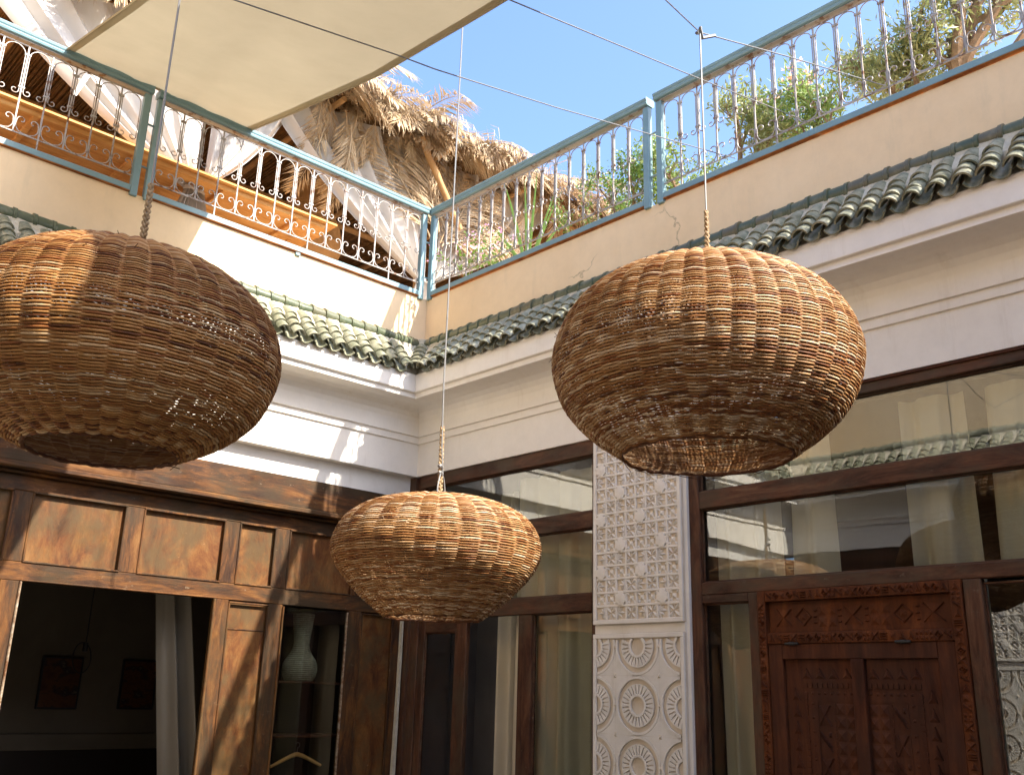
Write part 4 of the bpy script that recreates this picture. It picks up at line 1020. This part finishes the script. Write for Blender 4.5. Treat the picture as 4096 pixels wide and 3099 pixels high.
# largest
LC = lamp('largest wicker lampshade, darker and half shaded by the canvas sail', -4.45, -3.545, 2.555, 3.485, 1.42,
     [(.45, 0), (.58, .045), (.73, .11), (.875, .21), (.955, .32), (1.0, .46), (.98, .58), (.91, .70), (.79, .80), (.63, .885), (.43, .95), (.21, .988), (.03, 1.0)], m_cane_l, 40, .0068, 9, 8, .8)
braid(LC, (-4.42, -3.57, 3.52), (-4.42, -3.57, 3.86), .012, m_braid, turns=4)
cable(LC, [(-4.42, -3.57, 3.62), (-4.42, -3.57, 4.3), (-4.42, -3.57, 5.2)], .0055)

# ------------------------------------------------------------------ terrace pavilion roofed with dried palm
PV = thing('palm_pavilion', 'terrace pavilion with reed ceiling and roof of dried palm fronds', 'pavilion', (.45, .8, TZ))
ZC = 7.98
def pole(a, b, r, nm='pole'):
    a, b = Vector(a), Vector(b); n = 8
    pts = [a+(b-a)*(i/n)+Vector((random.uniform(-.01, .01), random.uniform(-.01, .01), 0)) for i in range(n+1)]
    return MB().tube(pts, [r*random.uniform(.9, 1.1) for _ in pts], 8).build(nm, m_pole, PV, True)
for px in (-5.6, -2.42, .50, 2.9):
    pole((px, .85, TZ), (px, .85, ZC), .055, 'post')
for px in (-5.6, -2.42, .50, 2.9): pole((px, 4.4, TZ), (px, 4.4, ZC), .055, 'post')
for py in (.85, 2.0, 3.2, 4.4): pole((-8.2, py, ZC-.06), (4.1, py, ZC-.06), .045, 'beam')
for px in (-7.2, -5.6, -4.0, -2.42, -1.0, .50, 1.8, 2.9): pole((px, .40, ZC-.15), (px, 4.7, ZC-.15), .035, 'rafter')
V = MB(); x = -8.3
while x < 4.15:
    r = random.uniform(.008, .013); ya = .36+random.uniform(-.05, .05); V.tube([(x, ya, ZC+random.uniform(-.004, .004)), (x+random.uniform(-.03, .03), 4.9, ZC+random.uniform(-.004, .004))], r, 5); x += r*1.9
V.build('reed_ceiling', m_reed, PV, True, 'stuff')
MB().box(-8.3, 4.1, .5, 4.85, ZC+.02, ZC+.12).build('thatch_core', m_reed, PV)
# back wall of reeds
V = MB(); x = -8.3
while x < 3.7:
    r = random.uniform(.009, .014); V.tube([(x, 4.8, TZ), (x+random.uniform(-.02, .02), 4.8, ZC)], r, 4); x += r*1.9
y = .9
while y < 4.8:
    r = random.uniform(.010, .015); V.tube([(3.6, y, TZ), (3.6, y+random.uniform(-.02, .02), ZC)], r, 4); y += r*1.9
V.build('reed_screen', m_reed, PV, False, 'stuff')
def frond(seed, L=1.5, droop=.9, lw=.34, n=46, lean=0.5):
    rn = random.Random(seed); mb = MB(); pts = []
    for i in range(13):
        q = i/12; pts.append(Vector((0, L*(q-.18*droop*q*q*q), -L*.55*droop*q*q)))
    mb.tube(pts, [.011*(1-.85*i/12) for i in range(13)], 5)
    def at(q):
        i = min(11, int(q*12)); w = q*12-i; return pts[i]*(1-w)+pts[i+1]*w
    for i in range(n):
        q = .10+.90*i/n; p = at(q); tg = (at(min(1, q+.03))-at(max(0, q-.03))).normalized()
        ll = lw*(math.sin(PI*min(1, q*.92+.06))**.6)*rn.uniform(.75, 1.1)
        for s in (-1, 1):
            if rn.random() < .06: continue
            d = (Vector((s, 0, 0))*rn.uniform(.55, .85)+tg*rn.uniform(.6, .95)+Vector((0, 0, -rn.uniform(.0, .55)))).normalized()
            wd = tg.cross(d).normalized().cross(d).normalized()*rn.uniform(.007, .012)
            m1 = p+d*ll*.5+Vector((0, 0, -.02*lean)); e = p+d*ll+Vector((rn.uniform(-.02, .02), 0, -ll*rn.uniform(.12, .5)*lean))
            k = Vector((0, 0, .004))
            mb.add([p, m1+wd, e, m1-wd, m1+k], [(0, 1, 4), (1, 2, 4), (0, 4, 3), (4, 2, 3)])
    return mb.mesh('palm_frond', m_palm)
fr_a = [frond(i, 1.35, .9, .42, 56) for i in range(4)]; fr_b = [frond(10+i, .95, 1.3, .34, 44, .9) for i in range(4)]; fr_c = [frond(20+i, 1.5, .35, .48, 64, .35) for i in range(4)]
def place_frond(me, p, dirx, pitch, roll, sc=1.0):
    # frond grows along local +Y
    q = Matrix.Rotation(dirx, 4, 'Z') @ Matrix.Rotation(pitch, 4, 'X') @ Matrix.Rotation(roll, 4, 'Y') @ Matrix.Scale(sc, 4)
    m4 = Matrix.Translation(p) @ q; o = put('palm_frond', me, PV, m4); return o
rn = random.Random(4)
# eave fronds: growing out over the front edge (towards -y), drooping
x = -3.4
while x < 4.1:
    for lay in range(2):
        place_frond(rn.choice(fr_b if lay else fr_a), (x+rn.uniform(-.12, .12), .9+rn.uniform(-.15, .25)+.1*lay, ZC+.14+.08*lay+rn.uniform(0, .08)), PI+rn.uniform(-.55, .55), rn.uniform(-.05, .28), rn.uniform(-.6, .6), rn.uniform(.66, 1.0))
    x += .105
# right hand end
for i in range(26):
    place_frond(rn.choice(fr_a+fr_b), (3.75+rn.uniform(-.2, .2), .5+i*.15, ZC+.15+rn.uniform(0, .1)), -PI/2+rn.uniform(-.6, .6), rn.uniform(-.25, .1), rn.uniform(-.5, .5), rn.uniform(.7, 1.0))
for i in range(30):     # long fronds hanging down the roof end
    d = Vector((rn.uniform(-.25, .45), rn.uniform(-.25, .15), -1)).normalized(); ez = Vector((.3, -1, .1)); ez = (ez-d*ez.dot(d)).normalized()
    put('palm_frond', rn.choice(fr_c), PV, frame4((rn.uniform(3.3, 4.25), rn.uniform(.35, 1.2), rn.uniform(7.2, 8.05)), d.cross(ez), d, ez) @ Matrix.Scale(rn.uniform(.55, .85), 4))
for i in range(34):     # heads of pale fronds cresting the eave
    x = -1.3+i*.16+rn.uniform(-.06, .06)
    place_frond((fr_a+fr_b)[i % 8], (x-.30, .80+rn.uniform(-.1, .15), ZC+.16+.06*(i % 3)), PI+.70+rn.uniform(-.9, .35), .10+rn.uniform(-.08, .22), rn.uniform(-.5, .5), rn.uniform(.75, 1.1))
# fronds fanned round the corner post and hung beside it
fan = [(an+random.uniform(-.05, .05), sc) for an, sc in ((-.62, 1.2), (-.44, 1.05), (-.30, 1.0), (-.16, .95), (0, .9), (.16, .9), (.32, .95), (.48, 1.0), (.64, 1.05), (.80, 1.1), (.95, 1.1), (1.1, 1.05), (1.25, .95), (1.4, .9))]
for i, (an, sc) in enumerate(fan):
    d = Vector((math.sin(an), -.05-.08*random.random(), math.cos(an))).normalized(); ey = d
    ez = Vector((random.uniform(-.25, .25), -1, random.uniform(-.1, .25))); ez = (ez-ey*ez.dot(ey)).normalized()
    sw = Vector((-math.cos(an), 0, math.sin(an)))*(1 if an > 0 else -1)   # lets each frond bow outwards and down
    ez = (ez-sw*-.35*min(1, abs(an))).normalized(); ez = (ez-ey*ez.dot(ey)).normalized(); ex = ey.cross(ez).normalized()
    p = Vector((.52+.10*math.sin(an), .56-.02*(i % 4), 6.72+random.uniform(-.12, .12)))
    put('palm_frond', fr_c[i % 4], PV, frame4(p, ex, ey, ez) @ Matrix.Scale(sc*.92, 4))
for (px, pz, an, sc) in ((-.95, 7.73, 2.9, 1.0), (-.75, 7.78, 3.3, .95), (-1.1, 7.68, 3.25, 1.0), (-.85, 7.58, 3.05, 1.0), (-.6, 7.68, 3.4, .9), (-1.25, 7.78, 3.1, .8), (-1.2, 7.83, 2.7, .7), (-.55, 7.83, 3.0, .7), (1.4, 7.68, 3.3, .7), (1.9, 7.73, 3.0, .8), (2.4, 7.78, 2.8, .8), (2.75, 7.68, 3.1, .9), (2.9, 7.78, 3.3, .9), (3.05, 7.68, 2.9, .8), (.0, 7.88, 2.8, .6), (-1.75, 7.88, 3.2, .6), (2.6, 7.38, 3.1, .9), (2.95, 7.28, 3.0, 1.0), (2.2, 7.38, 3.2, .9)):
    d = Vector((math.sin(an), 0, math.cos(an))); ez = Vector((0, -1, 0)); ex = d.cross(ez)
    put('palm_frond', random.choice(fr_a), PV, frame4((px, .5+random.uniform(-.08, .08), pz), ex, d, ez) @ Matrix.Scale(sc*.75, 4))
# loose straw hanging along the eave
V = MB(); rn = random.Random(8)
for i in range(1500):
    x = rn.uniform(-3.2, 4.15) if i % 4 else rn.uniform(3.0, 4.3); y = rn.gauss(.42, .12); z = ZC+.08+rn.uniform(-.02, .20); l_ = rn.uniform(.12, .38); dx = rn.gauss(.0, .10); dy = -abs(rn.gauss(.04, .1))
    w = rn.uniform(.004, .008); a = Vector((x, y, z)); b = a+Vector((dx*.5, dy-.05, -l_*.3)); c = a+Vector((dx, dy*1.3-.06, -l_)); wv_ = Vector((w, w*.4, 0))
    V.add([a-wv_, a+wv_, b+wv_, b-wv_, c], [(0, 1, 2, 3), (3, 2, 4)])
V.build('straw_fringe', m_palm, PV, kind='stuff')
V = MB()
for i in range(600):
    x = rn.uniform(-3.2, 4.1); y = rn.uniform(.35, 1.4); z = ZC+.14+.10*math.sin(x*3.1+y)+rn.uniform(-.02, .10)+.12*(y > .7); an = rn.uniform(0, 6.28); l_ = rn.uniform(.15, .45)
    a = Vector((x, y, z)); c = a+Vector((math.cos(an)*l_, math.sin(an)*l_, rn.uniform(-.10, .14))); w = Vector((-math.sin(an), math.cos(an), 0))*.007
    V.add([a-w, a+w, c], [(0, 1, 2)])
V.build('straw_ridge', m_palm, PV, kind='stuff')
pole((.10, .42, 7.85), (.72, .38, 6.85), .038, 'brace')
# swagged white curtains
def swag(label, xt0, xt1, tie, z_top, y, seed, n=46, rows=26, folds=7, tail=.62):
    rn = random.Random(seed); ph = [rn.uniform(0, 6) for _ in range(3)]; P_ = []
    for i in range(rows+1):
        q = i/rows; row = []
        for j in range(n+1):
            w = j/n; xt = xt0+(xt1-xt0)*w; near = abs(xt-tie[0])/max(abs(xt0-tie[0]), abs(xt1-tie[0]))
            e = q; sag = .22*math.sin(PI*e)*near*near
            sx = xt+(tie[0]-xt)*(e**1.25)+(w-.5)*.09
            sz = z_top+(tie[1]-z_top)*(e**(.9+.25*near))-sag
            fold = .050*math.sin(folds*2*PI*w+ph[0])+.02*math.sin(folds*3.3*PI*w+ph[1])
            row.append((sx, y+fold*(1-.55*e)-.05*math.sin(PI*e), sz))
        P_.append(row)
    th = thing('terrace_curtain', label, 'curtain', (tie[0], y, tie[1]), 'white curtains of the terrace pavilion')
    MB().grid(P_).build('swag', m_curt, th, True)
    P_ = []
    for i in range(9):
        q = i/8; row = []
        for j in range(25):
            w = j/24; sp = .05+.13*q; row.append((tie[0]+(w-.5)*2*sp+(xt0+xt1-2*tie[0])*.03*q, y+.03*math.sin(w*5*2*PI)-.02, tie[1]-tail*q))
        P_.append(row)
    MB().grid(P_).build('tail', m_curt, th, True)
    MB().lathe([(.055, -.02), (.066, 0), (.055, .02)], (tie[0], y-.01, tie[1]), 14).build('tie_band', m_curt, th, True)
swag('white curtain sweeping to the corner post below the hanging palm fronds', -1.95, .42, (.44, 6.20), 7.90, .72, 1)
swag('white curtain sweeping down to the corner post over flowering pots', 2.55, .58, (.58, 6.20), 7.90, .72, 2)
swag('white curtain sweeping behind the sunlit double railing post', -4.9, -2.46, (-2.46, 6.25), 7.90, .72, 3)
swag('white curtain swept aside behind the canvas sail corner', -1.30, -2.36, (-2.36, 6.25), 7.90, .74, 4, folds=5)
swag('white curtain at the outermost pavilion post', -8.0, -5.65, (-5.66, 6.25), 7.90, .72, 5)
# long pine counter seen from below
TB = thing('wooden_counter', 'long orange pine counter seen from below behind the railing', 'table', (-3.4, .8, TZ))
for k in range(11): MB().cbox(-6.6, -.93+.004*(k%3), .42+k*.138, .42+k*.138+.134, 6.30, 6.325, .004).build('plank', m_pine, TB)
MB().cbox(-6.5, -1.05, .47, .50, 6.25, 6.299, .004).build('apron', m_pine, TB); MB().cbox(-6.5, -1.05, 1.88, 1.91, 6.24, 6.299, .004).build('apron', m_pine, TB)
for x in (-5.8, -4.9, -4.0, -3.1, -2.2, -1.35): MB().cbox(x, x+.05, .505, 1.875, 6.26, 6.299, .004).build('batten', m_pine, TB)
for x in (-6.4, -4.5, -2.7, -1.2):
    for y in (.98, 1.80): MB().cbox(x, x+.05, y, y+.045, TZ, 6.255, .004).build('leg', m_pine, TB)
# woven shade hanging inside the pavilion
BK = thing('woven_basket_shade', 'brown woven basket shade standing under the reed ceiling', 'basket', (-.45, 1.9, 6.6))
pr = [(.14, .95), (.20, .80), (.30, .60), (.40, .35), (.44, .12), (.40, .0), (.30, -.06)]; V = MB()
for i in range(60):
    q = i/59*(len(pr)-1); k = min(int(q), len(pr)-2); w = q-k; r = pr[k][0]*(1-w)+pr[k+1][0]*w; z = pr[k][1]*(1-w)+pr[k+1][1]*w
    V.tube([(-.45+r*math.cos(a), 1.9+r*math.sin(a), 6.6+z) for a in np.linspace(0, 2*PI, 26, endpoint=False)], .010, 4, True)
V.build('weave', m_pole, BK, True, 'stuff')
MB().tube([(-.45+.43*math.cos(a), 1.9+.43*math.sin(a), 6.72) for a in np.linspace(0, 2*PI, 30, endpoint=False)], .022, 6, True).build('hoop', m_pole, BK, True)
MB().tube([(-.45, 1.9, 7.5), (-.45, 1.9, ZC-.1)], .008, 5).build('cord', m_braid, BK)
# a strip of cloth hanging in front of the reed ceiling
P_ = [[(-3.60-.10*q+.055*w*(1-.3*q), .62+.01*math.sin(q*4), 7.02-.34*q) for w in (0, .5, 1)] for q in np.linspace(0, 1, 7)]
o = MB().grid(P_).build('cloth_strip', m_curt, None, True); tag(o, 'short white cloth strip dangling in front of the reed ceiling', 'cloth')
o = MB().tube([(-3.62, .55, 7.0), (-3.55, .55, 7.12), (-3.42, .6, 7.2)], .004, 4).build('cloth_cord', m_braid, None, True); o.parent = bpy.data.objects['cloth_strip']
# ------------------------------------------------------------------ terrace planting
def leafcloud(mb, p, d, n, spread, L, w, rn, gravity=0):
    for i in range(n):
        dv = (Vector(d)*rn.uniform(.2, 1.0)+Vector((rn.gauss(0, 1), rn.gauss(0, 1), rn.gauss(0, 1)))*.75).normalized()
        c = Vector(p)+Vector((rn.gauss(0, spread), rn.gauss(0, spread), rn.gauss(0, spread))); l_ = L*rn.uniform(.6, 1.2); sd_ = dv.orthogonal().normalized()
        sd_ = (Quaternion(dv, rn.uniform(0, 6.28)) @ sd_)*w*rn.uniform(.8, 1.2); m_ = c+dv*l_*.5; e = c+dv*l_-Vector((0, 0, gravity*l_))
        mb.add([c, m_+sd_, e, m_-sd_], [(0, 1, 2, 3)])
def branchy(tr, lf, p, d, L, r, depth, rn, leaf, up_=.1, tips=None):
    p = Vector(p); d = Vector(d).normalized(); n = 4; pts = [p]; q = p
    for i in range(n):
        d = (d+Vector((rn.gauss(0, .14), rn.gauss(0, .14), rn.gauss(0, .10)+up_*.3))).normalized(); q = q+d*L/n; pts.append(q)
    tr.tube(pts, [r*(1-.45*i/n) for i in range(n+1)], 6 if depth > 1 else 4)
    if depth <= 1:
        for k in range(1, n+1): leafcloud(lf, pts[k], d, leaf['n'], leaf['s'], leaf['L'], leaf['w'], rn, leaf.get('g', 0))
    if tips is not None and depth == 0: tips.append(q)
    if depth > 0:
        for k in range(rn.choice((2, 3, 3))):
            ax = Quaternion(d, rn.uniform(0, 6.28)) @ d.orthogonal().normalized()
            nd = (d+ax*rn.uniform(.5, 1.0)+Vector((0, 0, up_))).normalized()
            branchy(tr, lf, pts[rn.choice((2, 3, 4))], nd, L*rn.uniform(.6, .8), r*.55, depth-1, rn, leaf, up_, tips)
def plant(nm, label, cat, x, y, trunks, leaf, m, seed, depth=3, flowers=None, pot=.22, group=None):
    rn = random.Random(seed); th = thing(nm, label, cat, (x, y, TZ), group); tr = MB(); lf = MB(); tips = []
    for (d, L, r) in trunks: branchy(tr, lf, (x, y, TZ+.28), d, L, r, depth, rn, leaf, .12, tips)
    tr.build('trunk', m_bark, th, True); lf.build('crown', m, th)
    if flowers:
        fm, nf, fs = flowers; fb = MB(); rn.shuffle(tips); tips.sort(key=lambda t_: -t_.z)
        for t_ in tips[:nf]:
            for k in range(5):
                c = t_+Vector((rn.gauss(0, .03), rn.gauss(0, .03), rn.gauss(.02, .03)))
                for j in range(5):
                    a = j*2*PI/5; dv = Vector((math.cos(a)*.6-.3, math.sin(a), .4)).normalized(); sd_ = dv.orthogonal().normalized()*fs*.35
                    fb.add([c, c+dv*fs*.6+sd_, c+dv*fs, c+dv*fs*.6-sd_], [(0, 1, 2, 3)])
        fb.build('blossom', fm, th)
    if pot: MB().lathe([(.001, 0), (pot*.7, 0), (pot*.95, .26), (pot*1.08, .27), (pot*1.08, .32), (pot*.9, .32), (pot*.9, .28), (.001, .28)], (x, y, TZ), 20).build('pot', m_pot, th, True)
    return th
OL = dict(n=15, s=.055, L=.075, w=.0075)
plant('olive_tree', 'old olive tree with thick forked grey trunk behind the long railing', 'tree', .80, -5.46, [((.05, -.05, 1), .80, .10), ((.1, -.6, 1), .8, .06), ((0, .45, 1), .62, .055)], dict(n=20, s=.09, L=.085, w=.009), m_olive, 21, 3, pot=.3)
plant('olive_tree', 'stubby olive with low leafy crown beside the old forked trunk', 'tree', .75, -5.16, [((.0, .45, .6), .46, .06), ((0, .1, .9), .36, .05)], dict(n=15, s=.08, L=.08, w=.009), m_olive, 22, 3, pot=.25)
plant('oleander', 'pink flowering oleander in the middle of the long railing', 'shrub', .72, -4.30, [((0, .1, 1), .56, .018), ((.1, -.35, 1), .50, .016), ((0, .42, 1), .48, .016), ((-.1, -.1, 1), .52, .014)], dict(n=11, s=.05, L=.10, w=.009), m_olean, 31, 2, (m_pink, 11, .05))
plant('shrub', 'loose grey green shrub with crooked trunk between oleander and double post', 'shrub', .72, -3.62, [((0, .35, .9), .46, .04), ((0, -.5, .8), .44, .03)], dict(n=16, s=.06, L=.065, w=.009), m_olive, 33, 3)
plant('shrub', 'dense round green shrub just past the double post', 'shrub', .75, -2.88, [((0, .1, 1), .40, .03), ((.1, -.4, 1), .36, .025), ((0, .4, .9), .36, .025)], dict(n=12, s=.06, L=.05, w=.010), m_bush, 35, 3)
plant('jade_plant', 'small leaved succulent shrub with dark stems in front of the double post', 'shrub', .45, -2.35, [((0, .2, 1), .42, .02), ((-.1, -.5, .8), .40, .018), ((0, .6, .5), .38, .016)], dict(n=10, s=.035, L=.026, w=.012), m_jade, 37, 3, pot=.2)
plant('jade_plant', 'low sprawling succulent under the straw eave end', 'shrub', .45, -1.72, [((0, .3, .8), .26, .014), ((-.1, -.5, .8), .28, .014)], dict(n=7, s=.03, L=.024, w=.011), m_jade, 38, 2, pot=.2)
plant('flowering_plant', 'lilac flowering pot plant behind the corner railing', 'plant', .34, -.32, [((0, .3, .9), .34, .006), ((-.1, -.5, .8), .34, .006), ((0, -.1, 1), .42, .006), ((-.1, .55, 1), .4, .006)], dict(n=3, s=.02, L=.045, w=.018), m_jade, 41, 1, (m_lilac, 9, .024), .16)
plant('flowering_plant', 'lilac flowering pot plant beside the tall blade leaved plant', 'plant', .34, -.72, [((0, .3, .9), .26, .006), ((-.1, -.4, .8), .30, .006), ((0, .1, 1), .34, .006)], dict(n=4, s=.02, L=.04, w=.016), m_jade, 42, 1, (m_lilac, 7, .024), .16)
# blade leaved plant
A = thing('blade_leaved_plant', 'tall plant with stiff pointed green blades behind the shaded railing', 'plant', (.5, -1.03, TZ)); rn = random.Random(5)
for i, (dy, dz, L_) in enumerate(((.28, 1.0, 1.35), (.10, 1, 1.22), (-.02, 1, 1.28), (-.26, 1, 1.08), (-.33, .9, .95), (.75, .62, .95), (.42, .9, .8), (-.6, .8, .7))):
    P_ = []; d = Vector((rn.uniform(-.12, .12), dy, dz)).normalized(); sd_ = d.cross(Vector((1, 0, 0))).normalized()
    for k in range(9):
        q = k/8; c = Vector((.5, -1.03, TZ+.25))+d*L_*q+Vector((0, .25*dy*q*q, -.15*abs(dy)*q*q)); w = .034*(1-q)**.7*(.6+q*.8 if q < .5 else 1)+.001
        P_.append([c-sd_*w, c+Vector((.012*(1-q), 0, 0)), c+sd_*w])
    MB().grid(P_).build('leaf', m_aloe, A, True)
MB().lathe([(.001, 0), (.14, 0), (.2, .26), (.22, .27), (.22, .32), (.18, .32), (.001, .28)], (.5, -1.03, TZ), 20).build('pot', m_pot, A, True)
